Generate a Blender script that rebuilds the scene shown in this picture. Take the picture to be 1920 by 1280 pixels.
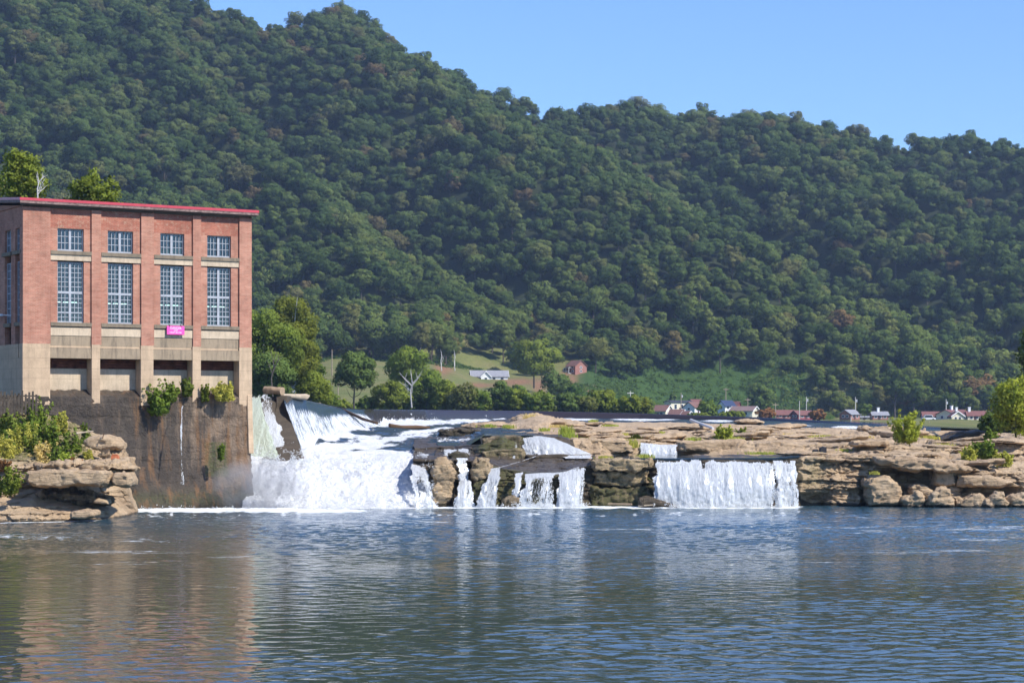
import bpy, bmesh, math, random
import numpy as np
from mathutils import Vector, Matrix
random.seed(7); np.random.seed(7)
for o in list(bpy.data.objects): bpy.data.objects.remove(o)
sc = bpy.context.scene
# ---------------------------------------------------------------- camera, sky, sun, exposure
CAMZ, HY, F = 5.5, 790.0, 4000.0          # eye height, horizon row and focal length in photo pixels
cam = bpy.data.objects.new("camera", bpy.data.cameras.new("camera"))
sc.collection.objects.link(cam); sc.camera = cam
cam.location = (0, 0, CAMZ); cam.rotation_euler = (math.radians(90), 0, 0)
cam.data.sensor_width = 36.0; cam.data.lens = 36.0*F/1920
cam.data.shift_y = (HY-640)/1920.0
cam.data.clip_start = 0.5; cam.data.clip_end = 20000
sc.render.resolution_x, sc.render.resolution_y = 1024, 682
SUN_EL, SUN_DIR2 = math.radians(44), Vector((0.80, -0.60))
w = bpy.data.worlds.new("World"); sc.world = w; w.use_nodes = True
nt = w.node_tree; nt.nodes.clear()
sky = nt.nodes.new('ShaderNodeTexSky'); sky.sky_type = 'NISHITA'; sky.sun_disc = False
sky.sun_elevation = SUN_EL
sky.sun_rotation = math.atan2(SUN_DIR2.x, SUN_DIR2.y)
sky.altitude = 200; sky.air_density = 1.0; sky.dust_density = 0.0; sky.ozone_density = 4.0
bg = nt.nodes.new('ShaderNodeBackground'); bg.inputs[1].default_value = 0.145
wo = nt.nodes.new('ShaderNodeOutputWorld')
tint = nt.nodes.new('ShaderNodeMix'); tint.data_type = 'RGBA'; tint.blend_type = 'MULTIPLY'; tint.inputs[0].default_value = 1.0
tint.inputs[7].default_value = (0.62, 0.74, 0.98, 1.0)
nt.links.new(sky.outputs[0], tint.inputs[6]); nt.links.new(tint.outputs[2], bg.inputs[0]); nt.links.new(bg.outputs[0], wo.inputs[0])
sl = bpy.data.lights.new("sun", 'SUN'); sl.energy = 4.2; sl.angle = math.radians(0.53); sl.color = (1.0, 0.95, 0.87)
so = bpy.data.objects.new("sun", sl); sc.collection.objects.link(so)
sv = Vector((SUN_DIR2.x*math.cos(SUN_EL), SUN_DIR2.y*math.cos(SUN_EL), math.sin(SUN_EL)))
so.rotation_euler = sv.to_track_quat('Z', 'Y').to_euler(); so.location = sv*60
sc.view_settings.view_transform = 'Standard'; sc.view_settings.look = 'None'
sc.view_settings.exposure = 0.55; sc.view_settings.gamma = 1.0
sc.cycles.max_bounces = 6; sc.cycles.diffuse_bounces = 2; sc.cycles.glossy_bounces = 3
sc.cycles.transparent_max_bounces = 12; sc.cycles.volume_bounces = 0
sc.cycles.caustics_reflective = False; sc.cycles.caustics_refractive = False

# ---------------------------------------------------------------- helpers
C = sc.collection
def at(px, py, D):
    return ((px-960.0)*D/F, D, CAMZ+(HY-py)*D/F)
def zz(py, D): return CAMZ+(HY-py)*D/F
def tag(o, label=None, cat=None, group=None, kind=None):
    if label: o["label"] = label
    if cat: o["category"] = cat
    if group: o["group"] = group
    if kind: o["kind"] = kind
    return o
def empty(name, loc=(0, 0, 0), rz=0, label=None, cat=None, group=None):
    o = bpy.data.objects.new(name, None); C.objects.link(o)
    o.location = loc; o.rotation_euler = (0, 0, rz); o.empty_display_size = 0.3
    return tag(o, label, cat, group)
def link(name, me, parent=None, loc=None):
    o = bpy.data.objects.new(name, me); C.objects.link(o)
    if parent: o.parent = parent
    if loc is not None: o.location = loc
    return o
def npmesh(name, V, Q, mat=None, smooth=False, attrs=None, uv=None, mats=None, matidx=None):
    """V (n,3); Q (m,4) or (m,3) indices; attrs {name: per-vertex floats or (n,4) colours}; uv (n,2) per vertex"""
    V = np.asarray(V, dtype=np.float32); Q = np.asarray(Q, dtype=np.int32)
    k = Q.shape[1]; me = bpy.data.meshes.new(name)
    me.vertices.add(len(V)); me.vertices.foreach_set('co', V.ravel())
    me.loops.add(Q.size); me.loops.foreach_set('vertex_index', Q.ravel())
    me.polygons.add(len(Q)); me.polygons.foreach_set('loop_start', np.arange(0, Q.size, k, dtype=np.int32))
    me.polygons.foreach_set('loop_total', np.full(len(Q), k, dtype=np.int32))
    if smooth: me.polygons.foreach_set('use_smooth', np.ones(len(Q), dtype=bool))
    if uv is not None:
        l = me.uv_layers.new(name='UVMap'); l.data.foreach_set('uv', np.asarray(uv, np.float32)[Q.ravel()].ravel())
    for a, v in (attrs or {}).items():
        v = np.asarray(v, np.float32)
        if v.ndim == 1:
            t = me.attributes.new(a, 'FLOAT', 'POINT'); t.data.foreach_set('value', v)
        else:
            t = me.attributes.new(a, 'FLOAT_COLOR', 'POINT'); t.data.foreach_set('color', v.ravel())
    for m in (mats or ([mat] if mat else [])): me.materials.append(m)
    if matidx is not None: me.polygons.foreach_set('material_index', np.asarray(matidx, np.int32))
    me.update(); me.validate(); return me
def gridq(nr, nc):
    i = np.arange(nr-1)[:, None]*nc+np.arange(nc-1)[None, :]
    return np.stack([i, i+1, i+nc+1, i+nc], -1).reshape(-1, 4)
class MB:
    """collects boxes, bars and prisms, builds ONE mesh"""
    def __init__(s): s.v = []; s.f = []
    def add(s, vs, fs):
        n = len(s.v); s.v += [tuple(map(float, v)) for v in vs]; s.f += [tuple(i+n for i in f) for f in fs]; return s
    def box(s, x0, x1, y0, y1, z0, z1):
        vs = [(x, y, z) for z in (z0, z1) for y in (y0, y1) for x in (x0, x1)]
        return s.add(vs, [(0, 2, 3, 1), (4, 5, 7, 6), (0, 1, 5, 4), (2, 6, 7, 3), (0, 4, 6, 2), (1, 3, 7, 5)])
    def tube(s, pts, rad, n=7, cap=True):
        pts = [Vector(p) for p in pts]; vs = []; fs = []
        for i, p in enumerate(pts):
            d = (pts[min(i+1, len(pts)-1)]-pts[max(i-1, 0)]).normalized()
            a = d.orthogonal().normalized() if i == 0 else (a-d*a.dot(d)).normalized()
            b = d.cross(a); r = rad[i] if hasattr(rad, '__len__') else rad
            for k in range(n):
                t = 2*math.pi*k/n; vs.append(p+(a*math.cos(t)+b*math.sin(t))*r)
        for i in range(len(pts)-1):
            for k in range(n): fs.append((i*n+k, i*n+(k+1) % n, (i+1)*n+(k+1) % n, (i+1)*n+k))
        if cap: fs += [tuple(range(n))[::-1], tuple(range((len(pts)-1)*n, len(pts)*n))]
        return s.add(vs, fs)
    def prism(s, poly, y0, y1):
        """polygon [(x,z)] extruded along y"""
        n = len(poly); vs = [(x, y0, z) for x, z in poly]+[(x, y1, z) for x, z in poly]
        return s.add(vs, [tuple(range(n)), tuple(range(2*n-1, n-1, -1))]+[(i, i+n, (i+1) % n+n, (i+1) % n) for i in range(n)])
    def prismx(s, poly, x0, x1):
        """polygon [(y,z)] extruded along x"""
        n = len(poly); vs = [(x0, y, z) for y, z in poly]+[(x1, y, z) for y, z in poly]
        return s.add(vs, [tuple(range(n)), tuple(range(2*n-1, n-1, -1))]+[(i, i+n, (i+1) % n+n, (i+1) % n) for i in range(n)])
    def build(s, name, mat, parent=None, bevel=0, smooth=False):
        me = bpy.data.meshes.new(name); me.from_pydata(s.v, [], s.f)
        bm = bmesh.new(); bm.from_mesh(me); bmesh.ops.recalc_face_normals(bm, faces=bm.faces)
        if bevel: bmesh.ops.bevel(bm, geom=bm.edges[:], offset=bevel, segments=1, affect='EDGES', clamp_overlap=True)
        bm.to_mesh(me); bm.free()
        if smooth: me.polygons.foreach_set('use_smooth', np.ones(len(me.polygons), dtype=bool))
        me.materials.append(mat); return link(name, me, parent)
# ---- numpy noise
def _h(ix, iy, iz, seed):
    n = (ix.astype(np.int64)*374761393+iy.astype(np.int64)*668265263+iz.astype(np.int64)*2147483647+seed*1274126177) & 0xffffffff
    n = ((n ^ (n >> 13))*1274126177) & 0xffffffff
    n = ((n ^ (n >> 16))*2246822519) & 0xffffffff
    return ((n ^ (n >> 15)) & 0xffffff)/float(0xffffff)
def vnoise(x, y, z=0.0, seed=0):
    x, y, z = np.broadcast_arrays(np.asarray(x, float), np.asarray(y, float), np.asarray(z, float))
    x0, y0, z0 = np.floor(x), np.floor(y), np.floor(z); fx, fy, fz = x-x0, y-y0, z-z0
    fx, fy, fz = [t*t*(3-2*t) for t in (fx, fy, fz)]; r = 0
    for dx in (0, 1):
        for dy in (0, 1):
            for dz in (0, 1):
                r = r+_h(x0+dx, y0+dy, z0+dz, seed)*(fx if dx else 1-fx)*(fy if dy else 1-fy)*(fz if dz else 1-fz)
    return r*2-1
def fbm(x, y, z=0.0, oct=4, seed=0, gain=0.5):
    r = 0; a = 1.0; s = 0
    for i in range(oct):
        r = r+a*vnoise(np.asarray(x)*2**i, np.asarray(y)*2**i, np.asarray(z)*2**i, seed+i*17); s += a; a *= gain
    return r/s
def facets(x, y, z, seed=0):
    """tilted planes per Voronoi cell: gives broken, angular stone; returns (height, edge closeness)"""
    x, y, z = [np.asarray(a, float) for a in np.broadcast_arrays(x, y, z)]; X0, Y0, Z0 = np.floor(x), np.floor(y), np.floor(z)
    best = np.full(x.shape, 9e9); sec = best.copy(); val = np.zeros(x.shape)
    for i in (-1, 0, 1):
        for j in (-1, 0, 1):
            for k in (-1, 0, 1):
                cx, cy, cz = X0+i, Y0+j, Z0+k; dx = x-cx-_h(cx, cy, cz, seed); dy = y-cy-_h(cx, cy, cz, seed+1); dz = z-cz-_h(cx, cy, cz, seed+2); d = dx*dx+dy*dy+dz*dz
                v = dx*(_h(cx, cy, cz, seed+3)-.5)+dy*(_h(cx, cy, cz, seed+4)-.5)+dz*(_h(cx, cy, cz, seed+5)-.5)*1.6+(_h(cx, cy, cz, seed+6)-.5)*.8
                nb = d < best; sec = np.where(nb, best, np.minimum(sec, d)); val = np.where(nb, v, val); best = np.where(nb, d, best)
    e = np.sqrt(sec)-np.sqrt(best); return val, np.exp(-(e/.07)**2)
def sstep(a, b, x):
    t = np.clip((np.asarray(x, float)-a)/(b-a), 0, 1); return t*t*(3-2*t)

# ---------------------------------------------------------------- materials
class M:
    """small node helper"""
    def __init__(s, name):
        s.m = bpy.data.materials.new(name); s.m.use_nodes = True; s.t = s.m.node_tree; s.t.nodes.clear()
        s.out = s.t.nodes.new('ShaderNodeOutputMaterial')
    def n(s, typ, ins=None, **kw):
        nd = s.t.nodes.new('ShaderNode'+typ)
        for k, v in kw.items(): setattr(nd, k, v)
        for k, v in (ins or {}).items(): s.set(nd.inputs[k], v)
        return nd
    def set(s, sock, v):
        if isinstance(v, bpy.types.NodeSocket): s.t.links.new(v, sock)
        elif isinstance(v, bpy.types.Node): s.t.links.new(v.outputs[0], sock)
        else:
            if hasattr(v, '__len__') and len(v) == 3 and sock.type == 'RGBA': v = (*v, 1)
            sock.default_value = v
    def math(s, op, a, b=0.0, c=0.0, clamp=False):
        return s.n('Math', {0: a, 1: b, 2: c}, operation=op, use_clamp=clamp).outputs[0]
    def mix(s, f, a, b, blend='MIX'):
        nd = s.n('Mix', data_type='RGBA', blend_type=blend)
        s.set(nd.inputs[0], f); s.set(nd.inputs[6], a); s.set(nd.inputs[7], b); return nd.outputs[2]
    def ramp(s, f, stops, interp='LINEAR'):
        nd = s.n('ValToRGB', {0: f}); cr = nd.color_ramp; cr.interpolation = interp
        while len(cr.elements) < len(stops): cr.elements.new(0.5)
        for e, (p, c) in zip(cr.elements, stops):
            e.position = p; e.color = (c, c, c, 1) if not hasattr(c, '__len__') else (*c[:3], 1)
        return nd.outputs[0]
    def coord(s, which='Object', scale=(1, 1, 1), rot=(0, 0, 0)):
        tc = s.n('TexCoord'); return s.n('Mapping', {0: tc.outputs[which], 'Scale': scale, 'Rotation': rot}).outputs[0]
    def geo(s, scale=(1, 1, 1)):
        g = s.n('NewGeometry'); return s.n('Mapping', {0: g.outputs['Position'], 'Scale': scale}).outputs[0]
    def noise(s, vec, scale=1.0, detail=4, rough=0.5, dist=0.0):
        return s.n('TexNoise', {'Vector': vec, 'Scale': scale, 'Detail': detail, 'Roughness': rough, 'Distortion': dist}).outputs[0]
    def attr(s, name, typ='GEOMETRY', out='Fac'):
        return s.n('Attribute', attribute_name=name, attribute_type=typ).outputs[out]
    def bump(s, h, strength=0.5, dist=0.1, normal=None):
        ins = {'Height': h, 'Strength': strength, 'Distance': dist}
        if normal is not None: ins['Normal'] = normal
        return s.n('Bump', ins).outputs[0]
    def pbr(s, col, rough=0.8, normal=None, spec=0.3, **extra):
        ins = {'Base Color': col, 'Roughness': rough, 'Specular IOR Level': spec}; ins.update(extra)
        if normal is not None: ins['Normal'] = normal
        return s.n('BsdfPrincipled', ins).outputs[0]
    def done(s, shader, disp=None):
        s.t.links.new(shader, s.out.inputs[0]); return s.m
def plain(name, col, rough=0.7, var=0.12, scale=3.0, metallic=0.0):
    m = M(name); v = m.noise(m.coord('Object'), scale, 5, 0.6)
    c2 = tuple(min(1, c*(1+var*2.2)) for c in col); c1 = tuple(c*(1-var*2.2) for c in col)
    c = m.ramp(v, [(0.3, c1), (0.7, c2)])
    return m.done(m.pbr(c, rough, m.bump(v, 0.2, 0.02), Metallic=metallic))
# ---------------------------------------------------------------- foliage
def leaf_mat(name, stops, transl=0.25, soft=True):
    """stops: colours picked per tree (object/instance random); per-leaf variation rides on the attribute 'lv'"""
    m = M(name)
    oi = m.n('ObjectInfo').outputs['Random']
    base = m.ramp(oi, stops) if len(stops) > 1 else None
    if name == 'hill_leaves':      # the lower wood is a lighter, yellower green than the ridge
        zl_ = m.n('SeparateXYZ', {0: m.n('ObjectInfo').outputs['Location']}).outputs[2]
        base = m.mix(m.n('MapRange', {0: zl_, 1: 20.0, 2: 110.0, 3: 1.0, 4: 0.0}).outputs[0], base, m.mix(1.0, base, (1.35, 1.22, 1.0), 'MULTIPLY'))
    if base is None:
        base = m.n('RGB').outputs[0]; base.default_value = (*stops[0][1], 1)
    lv = m.attr('lv')
    f = m.math('MULTIPLY_ADD', lv, 0.7, 0.62)
    col = m.mix(1.0, base, m.n('CombineColor', {0: f, 1: f, 2: f}).outputs[0], 'MULTIPLY')
    warm = m.mix(m.math('MULTIPLY', m.math('GREATER_THAN', lv, 0.86), 0.35), col, (0.11, 0.095, 0.02))
    snv = m.n('VectorMath', {0: m.attr('sn', out='Vector'), 1: (2, 2, 2), 2: (-1, -1, -1)}, operation='MULTIPLY_ADD').outputs[0]
    nw = m.n('VectorTransform', {0: snv}, vector_type='NORMAL', convert_from='OBJECT', convert_to='WORLD').outputs[0] if soft else None
    d = m.n('BsdfDiffuse', {'Color': warm, **({'Normal': nw} if soft else {})}).outputs[0]
    tcol = m.mix(1.0, warm, (1.3, 1.5, 0.55), 'MULTIPLY')
    t = m.n('BsdfTranslucent', {'Color': tcol}).outputs[0]
    return m.done(m.n('MixShader', {0: transl, 1: d, 2: t}).outputs[0])
def cloud(rng, blobs, per, size, up=0.25, rnd=0.55, rg=(0.72, 1.08)):
    """leaf clumps: small bent quads scattered over blob surfaces; blobs (n,4 or n,6)"""
    B = np.asarray(blobs, float)
    if B.shape[1] == 4: B = np.concatenate([B, B[:, 3:4], B[:, 3:4]], 1)
    rr = (B[:, 3]*B[:, 4]*B[:, 5])**(2/3.); cnt = np.maximum(6, (per*rr/rr.mean()).astype(int))
    idx = np.repeat(np.arange(len(B)), cnt); n = len(idx)
    d = rng.normal(size=(n, 3)); d[:, 2] += 0.25; d /= np.linalg.norm(d, axis=1)[:, None]
    rad = rng.uniform(rg[0], rg[1], n)[:, None]
    P = B[idx, :3]+d*B[idx, 3:6]*rad
    N = d+rng.normal(size=(n, 3))*rnd; N[:, 2] += up; N /= np.linalg.norm(N, axis=1)[:, None]
    A = np.cross(N, rng.normal(size=(n, 3))); A /= np.linalg.norm(A, axis=1)[:, None]
    Bv = np.cross(N, A); s = (size*rng.uniform(0.55, 1.25, n))[:, None]*0.5
    asp = rng.uniform(0.55, 1.0, n)[:, None]; bend = N*s*0.35
    V = np.stack([P-A*s-bend, P-Bv*s*asp, P+A*s-bend, P+Bv*s*asp], 1).reshape(-1, 3)
    gn = P-B[:, :3].mean(0); gn /= np.linalg.norm(gn, axis=1)[:, None]+1e-6; sn = d*.75+gn*.45+N*.45; sn /= np.linalg.norm(sn, axis=1)[:, None]
    cloud.sn = np.repeat(np.concatenate([sn*.5+.5, np.ones((n, 1))], 1), 4, 0)
    Q = np.arange(4*n).reshape(n, 4)
    bv = rng.uniform(0, 1, len(B))
    lv = np.clip(0.5*bv[idx]+0.5*rng.uniform(0, 1, n), 0, 1)
    return V, Q, np.repeat(lv, 4)
def crown_blobs(rng, c, R, nb, rb, low=-0.45):
    """blob centres over an ellipsoid shell, uneven; c centre, R radii, rb blob radius"""
    out = []; k = 0
    while len(out) < nb and k < nb*40:
        k += 1; d = rng.normal(size=3); d /= np.linalg.norm(d)
        if d[2] < low: continue
        q = rng.uniform(0.55, 1.0)
        p = np.array(c)+d*np.array(R)*q
        if any(np.linalg.norm(p-o[:3]) < rb*0.75 for o in out): continue
        r = rb*rng.uniform(0.7, 1.25); out.append(np.array([*p, r, r, r*0.8]))
    return np.array(out)
def mesh_cloud(name, rng, blobs, per, size, mat, up=0.25, rnd=0.55):
    V, Q, lv = cloud(rng, blobs, per, size, up, rnd)
    return npmesh(name, V, Q, mat, attrs={'lv': lv, 'sn': cloud.sn})
bark = plain('bark', (0.09, 0.075, 0.06), 0.9, 0.2, 4.0)
pale_bark = plain('pale_bark', (0.55, 0.53, 0.48), 0.85, 0.12, 3.0)
HILLC = [(0.0, (0.048, 0.084, 0.028)), (0.2, (0.064, 0.105, 0.034)), (0.4, (0.080, 0.126, 0.040)), (0.58, (0.096, 0.142, 0.046)),
         (0.75, (0.112, 0.155, 0.050)), (0.88, (0.136, 0.172, 0.056)), (0.97, (0.130, 0.132, 0.056)), (1.0, (0.17, 0.12, 0.065))]
rock_bush = leaf_mat('rock_bush_leaves', [(0.0, (0.40, 0.43, 0.075))], 0.4)
hill_leaf = leaf_mat('hill_leaves', HILLC, 0.2)
bank_leaf = leaf_mat('bank_leaves', [(0.0, (0.115, 0.176, 0.036)), (0.35, (0.155, 0.215, 0.043)), (0.7, (0.203, 0.254, 0.048)), (1.0, (0.162, 0.169, 0.060))], 0.3)
sun_leaf = leaf_mat('sunlit_leaves', [(0.0, (0.215, 0.255, 0.045))], 0.35)
gold_leaf = leaf_mat('golden_leaves', [(0.0, (0.185, 0.205, 0.038))], 0.35)
dark_leaf = leaf_mat('dark_leaves', [(0.0, (0.125, 0.180, 0.049))], 0.2)
kudzu_leaf = leaf_mat('kudzu_leaves', [(0.0, (0.060, 0.115, 0.028)), (1.0, (0.095, 0.145, 0.034))], 0.25)
bush_leaf = leaf_mat('bush_leaves', [(0.0, (0.165, 0.245, 0.045)), (0.5, (0.215, 0.275, 0.052)), (1.0, (0.185, 0.215, 0.050))], 0.35)
red_leaf = leaf_mat('rusty_leaves', [(0.0, (0.318, 0.159, 0.070))], 0.25)
dry_grass_m = leaf_mat('dry_grass', [(0.0, (0.680, 0.505, 0.190))], 0.2, False)
grass_m = leaf_mat('grass_blades', [(0.0, (0.363, 0.421, 0.072)), (1.0, (0.498, 0.443, 0.103))], 0.3, False)

def limbs(mb, rng, h0, h1, r0, spread, nb=5, lean=(0, 0), root=1.0):
    top = Vector((lean[0], lean[1], h1)); p = [Vector((0, 0, -root))]
    for i in range(1, 6):
        t = i/5; p.append(Vector((lean[0]*t+rng.uniform(-.02, .02)*h1, lean[1]*t+rng.uniform(-.02, .02)*h1, h1*t)))
    mb.tube(p, [r0*(1.25-t*0.2) for t in range(6)], 7)
    for k in range(nb):
        a = 2*math.pi*(k+rng.uniform(-.2, .2))/nb; t0 = rng.uniform(h0/h1, 0.85); b = Vector((lean[0]*t0, lean[1]*t0, h1*t0))
        e = b+Vector((math.cos(a)*spread*rng.uniform(.5, .9), math.sin(a)*spread*rng.uniform(.5, .9), (h1-h0)*rng.uniform(.25, .5)))
        m_ = b.lerp(e, .5)+Vector((0, 0, -0.06*h1)); mb.tube([b, m_, e], [r0*.5, r0*.35, r0*.12], 5)

# ---- variants of the hillside tree, shared by the single trees and the forest
VAR = []      # (crown mesh, trunk mesh)
_rv = np.random.default_rng(11)
for i, (R, zc, nb, rb) in enumerate([((4.6, 4.6, 4.6), 8.2, 26, 1.75), ((5.4, 5.2, 4.2), 7.6, 30, 1.8), ((4.0, 4.2, 5.4), 9.0, 26, 1.6),
                                     ((3.4, 3.3, 6.0), 9.4, 24, 1.45), ((5.8, 5.4, 4.8), 8.2, 34, 1.85), ((4.4, 4.8, 4.0), 7.4, 22, 1.7),
                                     ((3.0, 3.0, 4.2), 7.0, 18, 1.35), ((5.0, 4.6, 5.2), 8.8, 30, 1.6)]):
    bl = crown_blobs(_rv, (0, 0, zc), R, nb, rb)
    core = np.array([[0, 0, zc, R[0]*.62, R[1]*.62, R[2]*.6]])
    V, Q, lv = cloud(_rv, bl, 95, 0.62, 0.2, 0.45); sn = cloud.sn
    V2, Q2, lv2 = cloud(_rv, core, 130, 1.5, 0.0, 0.3); sn = np.vstack([sn, cloud.sn])
    me = npmesh('tree_crown', np.vstack([V, V2]), np.vstack([Q, Q2+len(V)]), hill_leaf, attrs={'lv': np.concatenate([lv, lv2]), 'sn': sn})
    mb = MB(); limbs(mb, random.Random(i), zc-R[2]*.8, zc+R[2]*.3, .26, R[0]*.7)
    tm = mb.build('tmp', bark); tme = tm.data; bpy.data.objects.remove(tm); VAR.append((me, tme))

# ---------------------------------------------------------------- far bank and hillside (one sheet)
PROF = [(-900, -330), (-700, -270), (0, -120), (250, -55), (400, -6), (455, 12), (500, 38), (525, 40), (560, 22), (600, 12), (640, 8), (680, 22),
        (720, 55), (760, 85), (800, 100), (850, 130), (900, 145), (950, 165), (1000, 185), (1040, 195), (1100, 190), (1160, 180), (1210, 183),
        (1270, 212), (1340, 205), (1400, 208), (1480, 200), (1560, 218), (1640, 235), (1700, 248), (1760, 250), (1800, 247), (1850, 262),
        (1900, 257), (2000, 270), (2300, 340), (2900, 470)]
KD = [400, 480, 560, 680, 800, 900]
KN = {-900: [792, 780, 745, 680, 600, 510], 0: [794, 782, 765, 720, 665, 605], 480: [794, 782, 768, 738, 705, 665], 620: [794, 778, 758, 722, 688, 655],
      730: [794, 780, 760, 725, 692, 662], 800: [794, 782, 764, 727, 694, 667], 900: [794, 784, 770, 745, 722, 695], 1000: [794, 786, 774, 752, 728, 704],
      1060: [794, 787, 779, 762, 738, 704], 1100: [794, 789, 783, 768, 742, 705], 1180: [795, 791, 787, 780, 765, 738], 1250: [795, 792, 790, 787, 782, 766],
      1400: [796, 794, 792, 789, 785, 778], 1500: [797, 795, 793, 790, 786, 781], 1667: [798, 794, 791, 788, 786, 782], 1800: [803, 800, 791, 787, 787, 783],
      1920: [806, 803, 795, 790, 788, 784], 2300: [806, 803, 798, 792, 786, 778], 2900: [806, 803, 798, 790, 780, 765]}
_kp = sorted(KN)
def yk(px, k): return np.interp(px, _kp, [KN[p][k] for p in _kp])
RD = 1300.0
def ground(X, Y):
    X = np.asarray(X, float); Y = np.maximum(np.asarray(Y, float), 1.0); px = 960+F*X/Y
    zs = [CAMZ+(HY-yk(px, k))*d/F for k, d in enumerate(KD)]
    zr = CAMZ+(HY-(np.interp(px, *zip(*PROF))+36))*RD/F
    z = zs[0]+0*Y
    for k in range(len(KD)-1):
        t = np.clip((Y-KD[k])/(KD[k+1]-KD[k]), 0, 1); z = np.where(Y > KD[k], zs[k]*(1-t)+zs[k+1]*t, z)
    t = np.clip((Y-900)/(RD-900), 0, 1)
    zh = zs[-1]+(zr-zs[-1])*(t**0.92)
    spur = (fbm(X/95+Y/210, Y/260, 0, 3, 5)*24+(1-2.2*np.abs(vnoise(X/105+Y/170+.4, Y/900, 0, 6)))*19)*np.sin(np.pi*t)**0.8*np.clip((zr-zs[-1])/120, 0.2, 1.3)
    z = np.where(Y > 900, zh+spur, z)
    z = np.where(Y > RD, zr-(Y-RD)*0.42, z)
    nz = fbm(X/22, Y/22, 0, 3, 9)*0.55*sstep(420, 620, Y)+fbm(X/6, Y/8, 0, 2, 19)*0.16
    z = z+nz
    return np.where(Y < 478, np.minimum(z, zs[1]-(478-Y)*0.05), z)
_pc = np.linspace(-900, 2900, 330); _dr = np.concatenate([np.linspace(395, 560, 40), np.linspace(566, 930, 90), np.linspace(940, 1300, 60), np.linspace(1312, 1900, 22)])
GX = (_pc[None, :]-960)*_dr[:, None]/F; GY = np.repeat(_dr[:, None], len(_pc), 1); GZ = ground(GX, GY)
def cover(px, Y):
    """0 meadow, 1 kudzu/wood floor, 2 bare red earth"""
    return px
gpx = 960+F*GX/GY; gpy = HY-(GZ-CAMZ)*F/GY
def lawn_zone(px, D):      # open grass (no forest)
    top = np.interp(px, [560, 600, 640, 740, 800, 880, 960, 1040, 1075, 1100, 1200, 1260, 1500, 1560, 1700, 1850, 1950],
                    [700, 825, 850, 842, 838, 885, 875, 895, 900, 898, 912, 922, 920, 890, 870, 865, 850])
    return D < top
kud = sstep(1055, 1100, gpx)*(1-sstep(1500, 1550, gpx))*sstep(690, 760, GY)
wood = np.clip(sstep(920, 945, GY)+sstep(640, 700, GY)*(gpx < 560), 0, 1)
red = np.zeros_like(GX)
for (cx, cy, rx, ry) in [(832, 690, 14, 12), (970, 716, 32, 6), (1012, 722, 12, 12), (900, 722, 22, 4), (1065, 715, 14, 20), (1100, 735, 34, 8), (1530, 781, 30, 3), (1190, 766, 22, 5)]:
    red = np.maximum(red, np.exp(-((gpx-cx)/rx)**2-((gpy-cy)/ry)**2)*1.4)
red = np.clip(red+fbm(gpx/9, gpy/5, 0, 3, 3)*0.35*(red > .05), 0, 1)
m = M('hillside_ground')
nz = m.noise(m.geo(), 0.06, 6, 0.6); nz2 = m.noise(m.geo(), 0.9, 5, 0.7)
gr = m.ramp(nz, [(0.3, (0.115, 0.145, 0.042)), (0.5, (0.175, 0.185, 0.066)), (0.7, (0.24, 0.205, 0.095))])
kc = m.ramp(nz2, [(0.3, (0.035, 0.075, 0.02)), (0.7, (0.065, 0.11, 0.028))])
rc = m.ramp(nz2, [(0.3, (0.20, 0.105, 0.055)), (0.7, (0.32, 0.19, 0.11))])
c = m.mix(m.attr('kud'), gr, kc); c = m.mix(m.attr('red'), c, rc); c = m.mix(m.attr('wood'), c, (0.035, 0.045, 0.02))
c = m.mix(0.35, c, m.mix(1.0, c, m.ramp(nz2, [(0.3, 0.5), (0.7, 1.4)]), 'MULTIPLY'))
ground_m = m.done(m.pbr(c, 0.95, m.bump(nz2, 0.9, 0.5), 0.1))
me = npmesh('hillside', np.stack([GX, GY, GZ], -1).reshape(-1, 3), gridq(len(_dr), len(_pc)), ground_m, True, attrs={'kud': kud.ravel(), 'red': red.ravel(), 'wood': wood.ravel()})
tag(link('hillside', me), kind='structure')
# ground sheet under everything, out to the horizon
m = M('valley_floor'); c = m.ramp(m.noise(m.geo(), 0.01, 6), [(0.3, (0.05, 0.075, 0.025)), (0.7, (0.11, 0.115, 0.05))])
vm = m.done(m.pbr(c, 0.95)); S = 9000
tag(link('ground', npmesh('ground', [(-S, -S, -2.2), (S, -S, -2.2), (S, S, -2.2), (-S, S, -2.2)], [(0, 1, 2, 3)], vm)), kind='structure')

# ---------------------------------------------------------------- hillside trees
rng = np.random.default_rng(5)
cell = 7.3; pts = []
ys = np.arange(640, 1350, cell)
for j, y in enumerate(ys):
    half = 0.285*y+60; xs = np.arange(-half, half, cell)+(j % 2)*cell/2
    jx = rng.uniform(-.42, .42, len(xs))*cell; jy = rng.uniform(-.42, .42, len(xs))*cell
    pts.append(np.stack([xs+jx, np.full(len(xs), y)+jy], 1))
P = np.vstack(pts); ppx = 960+F*P[:, 0]/P[:, 1]
keep = (~lawn_zone(ppx, P[:, 1]))|((ppx < 560)&(P[:, 1] > 640))
keep &= (P[:, 1] > 640)&(ppx > -420)&(ppx < 2340)
keep &= ~((ppx > 860)&(ppx < 960)&(P[:, 1] < 905))&~((ppx > 1045)&(ppx < 1112)&(P[:, 1] < 912))
P = P[keep]; ppx = ppx[keep]; Z = ground(P[:, 0], P[:, 1])
n = len(P); big = fbm(P[:, 0]/60, P[:, 1]/60, 0, 2, 77)
sc_ = (.68+.72*rng.uniform(0, 1, n)**1.6)*(1+0.22*big); sc_ = np.where(P[:, 1] > 1180, sc_*0.86, sc_)
var = rng.integers(0, 8, n); tall = (fbm(P[:, 0]/45, P[:, 1]/45, 0, 2, 99) > 0.12)&(ppx > 470)&(P[:, 1] < 1050)
var = np.where(tall&(rng.uniform(0, 1, n) < .7), np.where(rng.uniform(0, 1, n) < .5, 3, 2), var)
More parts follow.
